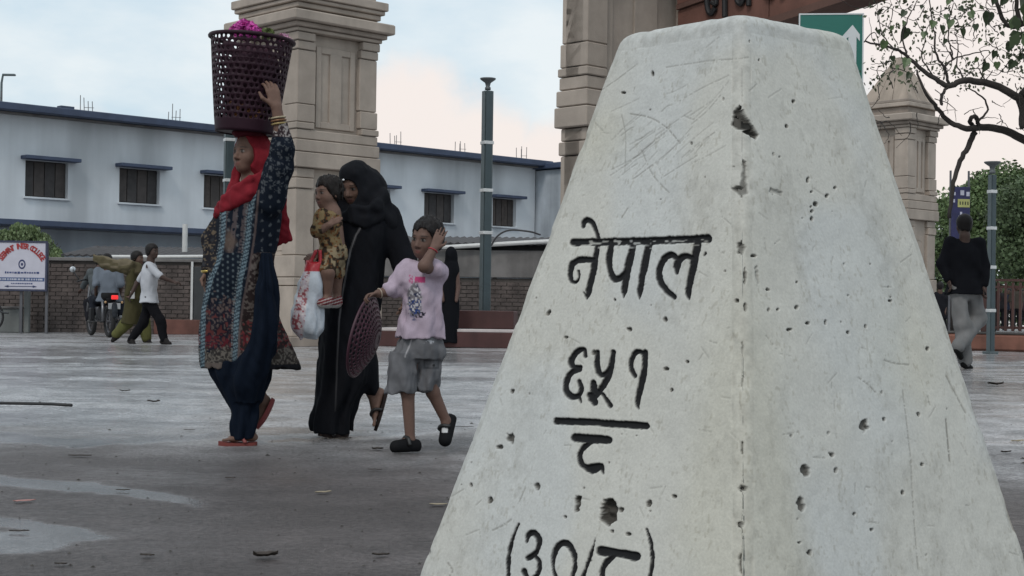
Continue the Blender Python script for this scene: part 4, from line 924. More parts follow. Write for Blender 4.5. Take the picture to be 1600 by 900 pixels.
# ------------------------------------------------------------ sculpting engine: smooth-blended distance fields -> one continuous skin
V3 = lambda *a: np.array(a, float)
def unit(v): v = np.asarray(v, float); return v / max(np.linalg.norm(v), 1e-9)
class Field:
    def __init__(s, lo, hi, h):
        s.lo = np.asarray(lo, float); s.h = h; s.n = np.maximum(((np.asarray(hi) - s.lo) / h).astype(int) + 2, 3)
        s.D = np.full(tuple(s.n), 1.0, np.float32)
    def blk(s, lo, hi):
        i0 = np.clip(np.floor((np.asarray(lo) - s.lo) / s.h).astype(int), 0, s.n - 1); i1 = np.clip(np.ceil((np.asarray(hi) - s.lo) / s.h).astype(int) + 1, i0 + 1, s.n)
        sl = tuple(slice(a, b) for a, b in zip(i0, i1))
        ax = [(s.lo[k] + s.h * np.arange(i0[k], i1[k])).astype(np.float32) for k in range(3)]
        return sl, ax[0][:, None, None], ax[1][None, :, None], ax[2][None, None, :]
    def put(s, sl, d, k, op):
        a = s.D[sl]
        if op == '+':
            if k > 0: hh = np.clip(.5 + .5 * (a - d) / k, 0, 1); r = a * (1 - hh) + d * hh - k * hh * (1 - hh)
            else: r = np.minimum(a, d)
        elif op == '-':
            d = -d
            if k > 0: hh = np.clip(.5 - .5 * (a - d) / k, 0, 1); r = a * (1 - hh) + d * hh + k * hh * (1 - hh)
            else: r = np.maximum(a, d)
        s.D[sl] = r
    def cone(s, a, b, ra, rb, k=.01, op='+'):
        a, b = np.asarray(a, float), np.asarray(b, float); m = k + 4 * s.h
        sl, x, y, z = s.blk(np.minimum(a - ra, b - rb) - m, np.maximum(a + ra, b + rb) + m)
        d = b - a; l2 = max(d @ d, 1e-9)
        t = np.clip(((x - a[0]) * d[0] + (y - a[1]) * d[1] + (z - a[2]) * d[2]) / l2, 0, 1)
        q = np.sqrt((x - a[0] - t * d[0]) ** 2 + (y - a[1] - t * d[1]) ** 2 + (z - a[2] - t * d[2]) ** 2) - (ra + (rb - ra) * t)
        s.put(sl, q.astype(np.float32), k, op)
    def chain(s, pts, rad, k=.01, op='+'):
        for i in range(len(pts) - 1): s.cone(pts[i], pts[i + 1], rad[i], rad[i + 1], k, op)
    def ell(s, c, r, k=.01, B=None, op='+'):
        """ellipsoid; B = 3x3 with rows the axes"""
        c = np.asarray(c, float); r = np.asarray(r, float); B = np.eye(3) if B is None else np.asarray(B, float); m = k + 4 * s.h
        ext = np.sqrt(((B * r[:, None]) ** 2).sum(0)) + m
        sl, x, y, z = s.blk(c - ext, c + ext)
        X, Y, Z = x - c[0], y - c[1], z - c[2]; k0 = 0; k1 = 0
        for i in range(3):
            u = X * B[i, 0] + Y * B[i, 1] + Z * B[i, 2]; k0 = k0 + (u / r[i]) ** 2; k1 = k1 + (u / r[i] ** 2) ** 2
        k0 = np.sqrt(k0); k1 = np.sqrt(k1) + 1e-9
        s.put(sl, (k0 * (k0 - 1) / k1).astype(np.float32), k, op)
    def loft(s, st, k=.01, op='+', fold=None, p=2.0):
        """upright loft; st rows: z, cx, cy, rx, ry (any order); fold(theta, z) adds to the radius"""
        st = np.array(sorted(map(tuple, st))); m = k + 4 * s.h
        lo = V3((st[:, 1] - st[:, 3]).min(), (st[:, 2] - st[:, 4]).min(), st[0, 0]) - m; hi = V3((st[:, 1] + st[:, 3]).max(), (st[:, 2] + st[:, 4]).max(), st[-1, 0]) + m
        sl, x, y, z = s.blk(lo - .03, hi + .03); zc = np.clip(z.ravel(), st[0, 0], st[-1, 0])
        # smooth interpolation of the stations
        zz = np.linspace(st[0, 0], st[-1, 0], 60); g = [np.interp(zz, st[:, 0], st[:, i]) for i in range(1, 5)]
        ker = np.array([1, 2, 3, 2, 1]) / 9.; g = [np.convolve(np.pad(a, 2, 'edge'), ker, 'valid') for a in g]
        cx, cy, rx, ry = (np.interp(zc, zz, a)[None, None, :].astype(np.float32) for a in g)
        u, v = (x - cx) / rx, (y - cy) / ry
        q = (np.abs(u) ** p + np.abs(v) ** p) ** (1 / p)
        mn = np.minimum(rx, ry); d = (q - 1) * (mn * .6 + .4 * np.sqrt(rx * ry))
        if fold is not None: d = d - fold(np.arctan2(v, u), z)
        d = np.maximum(d, np.maximum(st[0, 0] - z, z - st[-1, 0]))
        s.put(sl, d.astype(np.float32), k, op)
    def half(s, pt, nrm, k=0.0):
        """cut away everything on the side the normal points to"""
        nrm = unit(nrm); pt = np.asarray(pt, float); sl, x, y, z = s.blk(s.lo, s.lo + s.h * s.n)
        d = (x - pt[0]) * nrm[0] + (y - pt[1]) * nrm[1] + (z - pt[2]) * nrm[2]
        s.put(sl, (-d).astype(np.float32), k, '-')
    def wrinkle(s, amp, fx, fz, seed=0, lo=None, hi=None, tilt=0.0):
        near = np.argwhere(np.abs(s.D) < .04 + amp)
        if not len(near): return
        p = s.lo + near * s.h
        n = vnoise(p[:, 0] * fx + tilt * p[:, 2] * fx, p[:, 1] * fx, p[:, 2] * fz, seed) - .5; n2 = vnoise(p[:, 0] * fx * 2.1, p[:, 1] * fx * 2.1 + 3, p[:, 2] * fz * 2.1, seed + 1) - .5
        a = amp * (1.3 * n + .6 * n2)
        if lo is not None: a = a * sstep(lo, hi, p[:, 2])
        s.D[tuple(near.T)] += (2 * a).astype(np.float32)
    def nets(s):
        D = s.D; ins = D < 0
        if not ins.any(): return np.zeros((0, 3)), np.zeros((0, 4), int)
        w = np.argwhere(ins); i0 = np.maximum(w.min(0) - 2, 0); i1 = np.minimum(w.max(0) + 3, s.n); D = D[tuple(slice(a, b) for a, b in zip(i0, i1))]; ins = D < 0
        D = D.copy()
        for ax in range(3):      # close the field at its borders
            for e in (0, -1):
                sl = [slice(None)] * 3; sl[ax] = e; D[tuple(sl)] = np.maximum(D[tuple(sl)], 1e-3)
        ins = D < 0
        n = np.array(D.shape); sl = lambda o: tuple(slice(o[k], n[k] - 1 + o[k]) for k in range(3))
        offs = [(i, j, k) for i in (0, 1) for j in (0, 1) for k in (0, 1)]
        cnt = sum(ins[sl(o)].astype(np.int8) for o in offs); act = (cnt > 0) & (cnt < 8); c = np.argwhere(act)
        idx = np.full(act.shape, -1, np.int64); idx[act] = np.arange(len(c))
        vals = {o: D[c[:, 0] + o[0], c[:, 1] + o[1], c[:, 2] + o[2]] for o in offs}
        acc = np.zeros((len(c), 3)); num = np.zeros(len(c))
        for o in offs:
            for ax in range(3):
                if o[ax]: continue
                o2 = list(o); o2[ax] = 1; o2 = tuple(o2); a, b = vals[o], vals[o2]; cr = (a < 0) != (b < 0)
                t = np.where(cr, a / np.where(cr, a - b, 1), 0); pnt = np.repeat(np.array(o, float)[None], len(c), 0); pnt[:, ax] += t
                acc += np.where(cr[:, None], pnt, 0); num += cr
        v = s.lo + (i0 + c + acc / num[:, None]) * s.h; Q = []
        for ax in range(3):
            b_, c_ = (ax + 1) % 3, (ax + 2) % 3
            A = [slice(1, n[k] - 1) for k in range(3)]; A[ax] = slice(0, n[ax] - 1); A2 = list(A); A2[ax] = slice(1, n[ax])
            a, b = ins[tuple(A)], ins[tuple(A2)]
            for flag, rev in ((a & ~b, False), (~a & b, True)):
                e = np.argwhere(flag)
                if not len(e): continue
                e = e + [0 if k == ax else 1 for k in range(3)]
                def cell(db, dc):
                    q = e.copy(); q[:, b_] += db; q[:, c_] += dc; return idx[q[:, 0], q[:, 1], q[:, 2]]
                qd = np.stack([cell(-1, -1), cell(0, -1), cell(0, 0), cell(-1, 0)], 1); Q.append(qd[:, ::-1] if rev else qd)
        Fq = np.concatenate(Q); Fq = Fq[(Fq >= 0).all(1)]
        return v, Fq
    def build(s, name, m, parent, paint=None, smooth_it=1, colr=(.5, .5, .5)):
        v, f = s.nets()
        for _ in range(smooth_it):        # light relaxation
            e = np.concatenate([f[:, [0, 1]], f[:, [1, 2]], f[:, [2, 3]], f[:, [3, 0]]]); a = np.zeros_like(v); n = np.zeros(len(v))
            np.add.at(a, e[:, 0], v[e[:, 1]]); np.add.at(n, e[:, 0], 1); np.add.at(a, e[:, 1], v[e[:, 0]]); np.add.at(n, e[:, 1], 1)
            v = v * .5 + .5 * a / np.maximum(n, 1)[:, None]
        c = np.repeat(np.array(colr, float)[None], len(v), 0)
        if paint is not None: c = paint(v, c)
        return mesh(name, v, f, m, parent, True, c)

SKIN = vmat('skin', .6, .05, 90, .25); CLOTH = vmat('woven_cloth', .92, .22, 240, .10); HAIR = vmat('hair', .55, .5, 260, .2); SHOE = vmat('shoe', .75, .1, 120, .1); SILKY = vmat('thin_scarf', .8, .15, 200, .12)
class Head:
    """frame + shapes of a head; size = height from chin to crown"""
    def __init__(s, c, yaw, pitch=0.0, roll=0.0, size=.22):
        # yaw: 0 = facing the camera (-y), +90 deg = facing right (+x), -90 = facing left (-x)
        f = V3(math.sin(yaw) * math.cos(pitch), -math.cos(yaw) * math.cos(pitch), math.sin(pitch)); l = unit(np.cross((0, 0, 1), f)); u = np.cross(f, l)
        if roll: l, u = l * math.cos(roll) + u * math.sin(roll), u * math.cos(roll) - l * math.sin(roll)
        s.c = np.asarray(c, float); s.B = np.stack([f, l, u]); s.k = size / .23
    def pt(s, x, y, z): return s.c + s.k * (x * s.B[0] + y * s.B[1] + z * s.B[2])
    def loc(s, v): return ((v - s.c) @ s.B.T) / s.k
    def ell(s, F, c, r, k=.01, op='+'): F.ell(s.pt(*c), np.array(r) * s.k, k * s.k, s.B, op)
    def cone(s, F, a, b, ra, rb, k=.01, op='+'): F.cone(s.pt(*a), s.pt(*b), ra * s.k, rb * s.k, k * s.k, op)
    def build(s, F, child=0.0, ears=True):
        E, Cn = s.ell, s.cone; ch = child
        E(F, (-.012, 0, .035), (.098, .077, .085), .01); E(F, (.028, 0, -.03), (.064, .060 + .006 * ch, .082), .03); E(F, (.050, 0, -.083 + .006 * ch), (.030, .034, .025), .03)
        for y in (-1, 1): E(F, (.050, y * .034, -.030), (.032, .030, .034), .02)
        Cn(F, (.078, -.032, .020), (.078, .032, .020), .013, .013, .014)
        for y in (-1, 1): E(F, (.100, y * .032, .000), (.018, .017, .011), .012, '-'); E(F, (.074, y * .031, .001), (.0155, .0165, .012), .003)
        Cn(F, (.084, 0, .008), (.106 - .006 * ch, 0, -.032), .008, .012, .010)
        for y in (-1, 1): E(F, (.094, y * .012, -.037), (.011, .008, .008), .006)
        E(F, (.085, 0, -.060), (.008, .022, .0065), .008); E(F, (.083, 0, -.071), (.008, .018, .0075), .008); Cn(F, (.1, -.018, -.0655), (.1, .018, -.0655), .003, .003, .003, '-')
        if ears:
            for y in (-1, 1): E(F, (-.006, y * .079, -.012), (.017, .007, .026), .008)
    def paint(s, v, c, brow=(.018, .014, .012), lip=(.20, .075, .065)):
        q = s.loc(v); f = q[:, 0] > .04
        def m(cy, cz, ry, rz, soft=.35): return np.clip((1 - np.hypot((np.abs(q[:, 1]) - cy) / ry, (q[:, 2] - cz) / rz)) / soft, 0, 1) * f
        def mix(a, col_, amt=1.0):
            nonlocal c
            c = c + (np.array(col_) - c) * (a * amt)[:, None]
        mix(m(.031, .002, .026, .016, .8), (.06, .035, .028), .55); mix(m(.031, .001, .0165, .0085, .3), (.15, .135, .125)); mix(m(.029, .001, .0085, .0095, .3), (.012, .008, .006)); mix(m(.031, .0095, .019, .0038, .5), (.01, .008, .007))
        mix(m(.033, .0245, .024, .0062, .5), brow, .85); mix(m(0, -.066, .025, .013, .5), lip, .75); mix(m(0, -.0655, .023, .003, .5), (.05, .02, .018), .8); mix(m(.008, -.046, .007, .004, .6), (.03, .015, .012), .7)
        return c
    def hfield(s, h):
        return Field(s.c - .2 * s.k, s.c + .2 * s.k, h)
    def hair(s, F, cap=.009, fringe=.055, back=-.06, sides=-.02):
        """close cap of hair; hairline at height 'fringe' in front"""
        s.ell(F, (-.016, 0, .040), (.098 + cap, .077 + cap, .085 + cap), .01); s.ell(F, (-.05, 0, -.02), (.058, .070, .07), .02)
        for y_ in (-1, 1): s.ell(F, (-.012, y_ * .045, .0), (.062, .040, .055), .015)
        sl, x, y, z = F.blk(F.lo, F.lo + F.h * F.n)
        X, Y, Z = x - s.c[0], y - s.c[1], z - s.c[2]; B = s.B
        a = (X * B[0, 0] + Y * B[0, 1] + Z * B[0, 2]) / s.k; b = (X * B[1, 0] + Y * B[1, 1] + Z * B[1, 2]) / s.k; u = (X * B[2, 0] + Y * B[2, 1] + Z * B[2, 2]) / s.k
        low = fringe + (back - fringe) * np.clip((.062 - a) / .085, 0, 1) ** .7 + .010 * np.sin(b * 70)      # lower limit of the hair
        d = np.maximum(F.D[sl], ((low - u) * s.k).astype(np.float32)); F.D[sl] = d

def hand(F, w, d, n, side, L=.18, curl=(.5, .5, .4), spread=.0, k=.006, thumb=(.3, .6)):
    """palm, four unequal fingers with knuckle bends, thumb from the side of the palm"""
    d = unit(d); n = np.asarray(n, float); n = unit(n - d * (n @ d)); s = np.cross(d, n) * side; w = np.asarray(w, float)
    offs = (.165, .055, -.055, -.155); lens = (.42, .47, .43, .34)
    for o, l in zip(offs, lens):
        kn = w + d * (.50 - abs(o) * .25) * L + s * o * L
        F.cone(w + d * .02 * L + s * o * .55 * L, kn, .085 * L, .062 * L, k * 1.6)
        p = kn; a = 0.0; dd = d + s * o * spread
        for q, ratio in enumerate((.45, .31, .24)):
            a += curl[q]; dr = unit(unit(dd) * math.cos(a) + n * math.sin(a)); p2 = p + dr * l * L * ratio
            F.cone(p, p2, (.052 - .006 * q) * L, (.048 - .006 * q) * L, k * .5); p = p2
    b = w + d * .10 * L + s * .14 * L; m = b + d * .20 * L + s * (.14 + thumb[0] * .1) * L + n * thumb[1] * .08 * L; e = m + d * .19 * L + s * (.04 * thumb[0]) * L + n * thumb[1] * .16 * L
    F.cone(w + d * .06 * L, b, .08 * L, .075 * L, k); F.cone(b, m, .068 * L, .056 * L, k); F.cone(m, e, .054 * L, .042 * L, k)
def foot(F, ankle, heel, toe, wd=.085, k=.012, toes=True):
    """heel, arch and ball; five toes"""
    ankle, heel, toe = (np.asarray(q, float) for q in (ankle, heel, toe)); d = toe - heel; L_ = np.linalg.norm(d); d = d / L_; up = unit((ankle - heel) - d * ((ankle - heel) @ d)); s = np.cross(d, up)
    r = L_ * .12
    F.cone(ankle, heel + up * r, L_ * .14, r * 1.05, .02); ball = heel + d * L_ * .70 + up * r * .62
    for o in (-.11, .0, .11): F.cone(heel + d * L_ * .08 + up * r + s * o * L_ * .4, ball + s * o * L_, r * .85, r * .60, k)
    F.cone(ankle + d * .01, ball, L_ * .12, r * .6, .025)
    if toes:
        for i, o in enumerate((-.17, -.085, 0, .085, .17)): F.cone(ball + s * o * L_ * .85, ball + s * o * L_ + d * L_ * (.27 - .035 * i) - up * r * .25, r * .42, r * (.40 if i == 0 else .30), .004)
def slab(pts_c, wid, th, up, m, name, parent, colr, n=10):
    """sole: outline widened about a centre line"""
    C = catmull(pts_c, 6); up = unit(up); b = MB(); v = []; N_ = len(C); f = []
    for i, p in enumerate(C):
        t = unit(C[min(i + 1, N_ - 1)] - C[max(i - 1, 0)]); s = unit(np.cross(t, up)); u = i / (N_ - 1)
        w_ = wid * (.55 + .45 * math.sin(math.pi * min(u * 1.05 + .02, 1)) ** .6 + .18 * math.exp(-((u - .72) / .2) ** 2)) * (1 - .75 * max(0, u - .9) / .1) * (1 - .5 * max(0, .06 - u) / .06)
        for (sx, sz) in ((-1, 0), (1, 0), (1, 1), (-1, 1)): v.append(p + s * sx * w_ + up * sz * th)
    for i in range(N_ - 1):
        for k in range(4): f.append((i * 4 + k, i * 4 + (k + 1) % 4, (i + 1) * 4 + (k + 1) % 4, (i + 1) * 4 + k))
    f += [(3, 2, 1, 0), tuple((N_ - 1) * 4 + k for k in range(4))]
    return mesh(name, v, f, m, parent, False, np.array(colr))

class Fig:
    def __init__(s, label, Y0, px, py, h, group=None, zoff=0.0, base=None):
        s.Y0 = Y0; g = P(px, py, Y0); s.root = np.array((g.x, Y0, zoff if base is None else base)); s.h = h
        s.t = thing('person', label, 'person', tuple(s.root), 0, group)
    def J(s, px, py, dy=0.0): return np.array(P(px, py, s.Y0 + dy)) - s.root
    def field(s, pts, pad=.12, h=None):
        p = np.array(pts); return Field(p.min(0) - pad, p.max(0) + pad, h or s.h)
    def pix(s, v): return proj(v + s.root)
    def r(s, px): return px * s.Y0 / FPX          # pixels to metres at the figure's distance
    def loftpx(s, rows, dy=0.0, ratio=None, ry=None):
        """rows: (py, left px, right px[, half depth m[, dy]]) -> loft stations"""
        o = []
        for q in rows:
            py, a, b = q[:3]; l, r_ = s.J(a, py), s.J(b, py); rx = (r_[0] - l[0]) / 2
            d = q[3] if len(q) > 3 else (ry if ry else rx * (ratio or .8)); yy = q[4] if len(q) > 4 else dy
            o.append(((l[2] + r_[2]) / 2, (l[0] + r_[0]) / 2, yy, rx, d))
        return o
# ------------------------------------------------------------ main figures
SK1 = (.150, .088, .066); SK2 = (.165, .098, .075)
def band(px, py, curve, w, soft=1.5):
    """1 inside a strip of width w px about x = curve(y)"""
    c = np.array(curve, float); x = np.interp(py, c[:, 1], c[:, 0]); ok = (py > c[0, 1] - 3) & (py < c[-1, 1] + 3)
    return np.clip((w / 2 + soft / 2 - np.abs(px - x)) / soft, 0, 1) * ok
def paintmix(c, a, colr): return c + (np.array(colr) - c) * np.clip(a, 0, 1)[:, None]
def perforated(name, fn, nu, nv, hole, m, parent, th=.004, wrap=True, seg=8, seed=0):
    """sheet fn(u, v) of nu x nv cells, each with a rounded hole; hole(u, v) = relative size 0..1"""
    r = random.Random(seed); v = []; f = []; cache = {}
    def vid(u, w):
        key = (round(u % nu if wrap else u, 4), round(w, 4))
        if key not in cache: cache[key] = len(v); v.append(Vector(fn(key[0] / nu, w / nv)))
        return cache[key]
    bpts = [(-.5, -.5), (0, -.5), (.5, -.5), (.5, 0), (.5, .5), (0, .5), (-.5, .5), (-.5, 0)]
    for i in range(nu):
        for j in range(nv):
            cu, cv = i + .5 + (.5 * (j % 2) if wrap else 0), j + .5
            bi = [vid(cu + a, cv + b) for a, b in bpts]; hs = hole((i + .5) / nu, (j + .5) / nv)
            if hs <= 0.05:
                f.append(tuple(bi)); continue
            hi = []; jx, jy = r.uniform(-.13, .13), r.uniform(-.13, .13); e = r.uniform(.85, 1.1)
            for k in range(seg):
                t = -3 * math.pi / 4 + 2 * math.pi * k / seg; rr = .5 * hs * e
                hi.append(len(v)); v.append(Vector(fn(((cu + jx + rr * math.cos(t)) % nu if wrap else cu + jx + rr * math.cos(t)) / nu, (cv + jy + rr * math.sin(t)) / nv)))
            for k in range(seg): f.append((bi[k], bi[(k + 1) % seg], hi[(k + 1) % seg], hi[k]))
    o = mesh(name, v, f, m, parent, True)
    md = o.modifiers.new('thickness', 'SOLIDIFY'); md.thickness = th; md.offset = 0
    return o

# ---- woman carrying the basket
def basket_carrier():
    g = Fig('woman in red headscarf and embroidered navy tunic carrying a basket on her head', 7.55, 383, 697, .0052); J = g.J; t = g.t
    H = Head(J(391, 240), R(-38), R(2), 0, .212)
    sh_n, sh_f = J(424, 304, -.12), J(368, 316, .12)
    el_n, wr_n = J(442, 232, -.16), J(432, 167, -.175)
    el_f, wr_f = J(333, 375, .04), J(327, 424, -.03)
    F = g.field([H.pt(.1, .1, .12), sh_n, sh_f, wr_n + [0, 0, .2], J(345, 695), J(430, 620), wr_f, J(430, 300, .2), J(440, 450, -.2)], .08)
    H.build(F); H.cone(F, (-.02, 0, -.05), (-.03, 0, -.16), .052, .058, .02)
    pel, chest = J(398, 440), J(396, 335)
    F.cone(H.pt(-.03, 0, -.15), chest, .06, .10, .03); F.cone(chest, pel, .11, .09, .05); F.cone(sh_n, chest, .05, .09, .03); F.cone(sh_f, chest, .05, .09, .03)
    F.chain([sh_n, el_n, wr_n], [.045, .038, .026], .02); F.chain([sh_f, el_f, wr_f], [.045, .036, .026], .02)
    hand(F, wr_n, J(423, 128, -.165) - wr_n, (-.55, .8, 0), 1, .175, (.25, .5, .5), .3, thumb=(.8, .3))
    hand(F, wr_f, (0, -.1, -1), (.6, -.6, 0), 1, .16, (.4, .5, .4))
    an_n, an_f = J(385, 676, -.05), J(410, 628, .11)
    F.chain([J(400, 450, -.04), J(379, 572, -.05), an_n], [.06, .05, .036], .02); F.chain([J(394, 450, .07), J(386, 582, .10), an_f], [.08, .055, .034], .02)
    foot(F, an_n, J(397, 689, -.04), J(347, 689, -.075)); foot(F, an_f, J(422, 627, .115), J(404, 664, .10))
    def pskin(v, c):
        c = H.paint(v, c); px, py = g.pix(v)
        return paintmix(c, .35 * vnoise(v[:, 0] * 30, v[:, 1] * 30, v[:, 2] * 30, 3), (.11, .06, .045))
    F.build('body', SKIN, t, pskin, 1, SK1)
    # tunic
    F = g.field([J(305, 580, -.3), J(470, 180, .3)], .06)
    F.loft(g.loftpx([(291, 374, 424, .09), (303, 358, 434, .13), (320, 346, 439, .15), (340, 340, 440, .155), (370, 337, 437, .15), (400, 331, 431, .15), (430, 324, 426, .16), (460, 317, 428, .165, .01), (490, 313, 434, .17, .02), (520, 312, 443, .175, .03), (550, 312, 454, .18, .04), (575, 312, 463, .185, .05)]),
           fold=lambda th, z: .010 * np.sin(th * 9 + z * 3) * np.clip((.75 - z) / .5, 0, 1) + .004 * np.sin(th * 5 + z * 17))
    F.chain([sh_n + V3(-.02, .02, -.03), J(437, 262, -.14), el_n, J(440, 197, -.168)], [.082, .062, .056, .037], .025)
    F.half(J(440, 193, -.17), unit(wr_n - el_n))if False else None
    F.chain([sh_f, el_f, wr_f + [0, 0, .02]], [.065, .05, .04], .025)
    F.wrinkle(.007, 16, 5, 4); F.wrinkle(.003, 38, 16, 5)
    # slit: the hem rises towards the side seam
    navy = (.0075, .011, .019)
    T1 = [(397, 300), (391, 333), (388, 367), (384, 400), (375.5, 438), (371, 478), (369, 507), (367, 574)]; T2 = [(350, 330), (348, 378), (342, 407), (329, 438), (318, 484), (316, 574)]; TB = [(404, 300), (398, 367), (389, 424), (379, 478), (374, 520), (372, 574)]
    def ptunic(v, c):
        px, py = g.pix(v); n1 = vnoise(px * .45, py * .45, 0, 1); n2 = vnoise(px * .22, py * .22, 5, 2); n3 = vnoise(px * .7, py * .7, 0, 3)
        c[:] = navy
        # scattered pale florets
        gx, gy = px / 13., py / 15. + .5 * (np.floor(px / 13.) % 2); fl = np.hypot((gx % 1) - .5, (gy % 1) - .5) + (n1 - .5) * .3
        c = paintmix(c, sstep(.20, .10, fl) * .6, (.13, .14, .15))
        tb = np.interp(py, [q[1] for q in TB], [q[0] for q in TB]); t1 = np.interp(py, [q[1] for q in T1], [q[0] for q in T1]); t2 = np.interp(py, [q[1] for q in T2], [q[0] for q in T2])
        side = (px > tb) & (py > 395) & (px < 470)
        c = paintmix(c, side * 1.0, (.026, .018, .018)); c = paintmix(c, side * sstep(.50, .60, n2 * .5 + n1 * .5) * .9, (.125, .105, .095)); c = paintmix(c, side * sstep(.62, .7, n1) * (py > 500), (.13, .028, .03))
        mid = (px < t1) & (px > t2)
        bod = mid & (py < 395)
        c = paintmix(c, bod * sstep(.45, .55, .5 + .5 * np.sin(px * .42 + py * .05)) * (n1 > .3) * .6, (.12, .095, .095)); c = paintmix(c, bod * sstep(18, 6, np.abs(px - 358) + .6 * np.abs(py - 378)) * .8, (.11, .08, .065))
        dots = mid & (py >= 395) & (py < 470); gx, gy = px / 8., py / 9. + .5 * (np.floor(px / 8.) % 2)
        c = paintmix(c, dots * 1.0, (.007, .011, .019)); c = paintmix(c, dots * sstep(.28, .14, np.hypot((gx % 1) - .5, (gy % 1) - .5)), (.08, .10, .11))
        flo = mid & (py + (n2 - .5) * 40 >= 470) & (py < 548)
        c = paintmix(c, flo * .8, (.014, .012, .020)); c = paintmix(c, flo * sstep(.55, .66, n1 * .6 + n2 * .4), (.10, .075, .07)); c = paintmix(c, flo * sstep(.30, .22, n2), (.10, .03, .03))
        red = (py > 522) & (py < 546) & (px < 385); c = paintmix(c, red * sstep(.50, .60, n2), (.09, .015, .021))
        hem = (py + (n2 - .5) * 16 > 545) & ((px < tb) | (px > 420)); c = paintmix(c, hem * .85, (.035, .03, .027)); c = paintmix(c, hem * sstep(.5, .62, n3 * .4 + n1 * .6), (.13, .115, .10))
        c = paintmix(c, (py > 567) * (px < 400), (.11, .09, .08)); c = paintmix(c, (py > 569) * (px > 400), (.012, .012, .015))
        for T, w_ in ((T1, 8), (T2, 7)):
            b_ = band(px, py, T, w_); c = paintmix(c, b_, (.03, .045, .06)); c = paintmix(c, b_ * (np.sin(py * 1.1 + px * .5) > -.2) * sstep(.3, .5, n3 + .15), (.15, .205, .235))
            c = paintmix(c, band(px, py, [(a - w_ * .75, b) for a, b in T], 1.8) * (np.sin(py * 1.4) > 0), (.16, .18, .19))
        c = paintmix(c, band(px, py, TB, 3.0), (.10, .075, .072))
        slv = (py < 300) & (px > 408); c = paintmix(c, slv * sstep(.70, .8, n1) * .5, (.13, .14, .15))
        cuff = (py < 214) & (px > 420); c = paintmix(c, cuff * 1.0, (.035, .025, .028)); c = paintmix(c, cuff * sstep(.55, .62, n1), (.30, .27, .26))
        fs = (px < 338) & (py > 335) & (py < 425) & (px < t2 - 4); c = paintmix(c, fs * .8, (.016, .015, .018)); c = paintmix(c, fs * sstep(.6, .7, n1), (.11, .085, .06))
        return c
    F.build('tunic', CLOTH, t, ptunic, 1)
    # loose trousers
    F = g.field([J(318, 690, -.3), J(450, 385, .3)], .06)
    F.loft(g.loftpx([(396, 414, 428, .03, -.10), (420, 411, 434, .06, -.115), (445, 409, 438, .085, -.125), (480, 406, 440, .085, -.125), (505, 402, 440, .088, -.125), (525, 396, 438, .09, -.12), (545, 388, 435, .09, -.115), (560, 380, 431, .09, -.11), (580, 371, 424, .085, -.105), (600, 365, 419, .085, -.09), (625, 367, 410, .065, -.06)]), .015, fold=lambda th, z: .007 * np.sin(th * 7 + z * 9))
    F.loft(g.loftpx([(566, 324, 427, .13, .0), (585, 330, 421, .13, .0), (605, 343, 414, .11, .0), (622, 355, 410, .09, -.02), (640, 364, 406, .072, -.04), (660, 365, 405, .062, -.05), (683, 366, 400, .052, -.05)]), .02, fold=lambda th, z: .008 * np.sin(th * 6 - z * 14) + .004 * np.sin(th * 11 + z * 5))
    F.wrinkle(.010, 13, 3.5, 9, tilt=.5); F.wrinkle(.004, 34, 9, 10, tilt=.5)
    F.build('trousers', CLOTH, t, None, 1, (.0045, .008, .016))
    # scarf: hood, throat wrap, shoulder drape, tail behind
    F = g.field([J(330, 395, -.3), J(465, 200, .3)], .06)
    H.ell(F, (-.022, 0, .012), (.116, .094, .128), .01); F.chain([J(412, 252, .0), J(421, 282, .01), J(424, 305, .02)], [.075, .068, .06], .04)
    F.chain([J(420, 290, -.06), J(400, 300, -.09), J(378, 306, -.09), J(358, 318, -.07)], [.045, .045, .045, .03], .03)
    for (o, dz) in ((-12, 0), (-5, .01), (2, 0), (9, -.01), (15, .005)):      # separate folds of the drape
        F.chain([J(427, 274 + o * .8, -.05), J(412, 283 + o, -.125 - dz), J(390, 293 + o, -.155 + dz), J(366, 307 + o * .9, -.14), J(350, 319 + o * .7, -.10), J(338, 331 + o * .45, -.04)], [.016, .018, .019, .018, .016, .011], .012)
    for (o, dz) in ((0, 0), (7, -.01)):
        F.chain([J(371 + o * .4, 252, .04), J(366 + o, 272, .03), J(362 + o, 292, .0), J(352 + o, 312, -.06)], [.014, .014, .016, .018], .012)
    H.ell(F, (.105, 0, -.020), (.088, .067, .128), .012, '-'); H.ell(F, (.10, .06, -.03), (.07, .05, .10), .01, '-')
    F.ell(J(436, 335, .10), (.030, .014, .14), .01)
    for (a_, b_, c_) in ((446, 454, 374), (440, 446, 378), (434, 437, 380), (429, 430, 389), (425, 424, 384)): F.chain([J(a_ - 3, 305, .10), J(a_, 345, .11), J(b_, c_, .115)], [.013, .014, .010], .022)
    F.wrinkle(.0035, 30, 16, 14, tilt=1.2)
    F.build('headscarf', SILKY, t, lambda v, c: c * (.85 + .3 * vnoise(v[:, 0] * 40, v[:, 1] * 40, v[:, 2] * 40, 6))[:, None], 1, (.175, .013, .021))
    # head pad under the basket, bracelets, slippers
    F = g.field([J(360, 225), J(425, 198)], .1); F.ell(J(390, 209, 0), (.085, .085, .026), .01); F.wrinkle(.006, 30, 20, 3); F.build('head_pad', CLOTH, t, None, 1, (.10, .02, .03))
    ax = unit(wr_n - el_n); q = wr_n - ax * .085
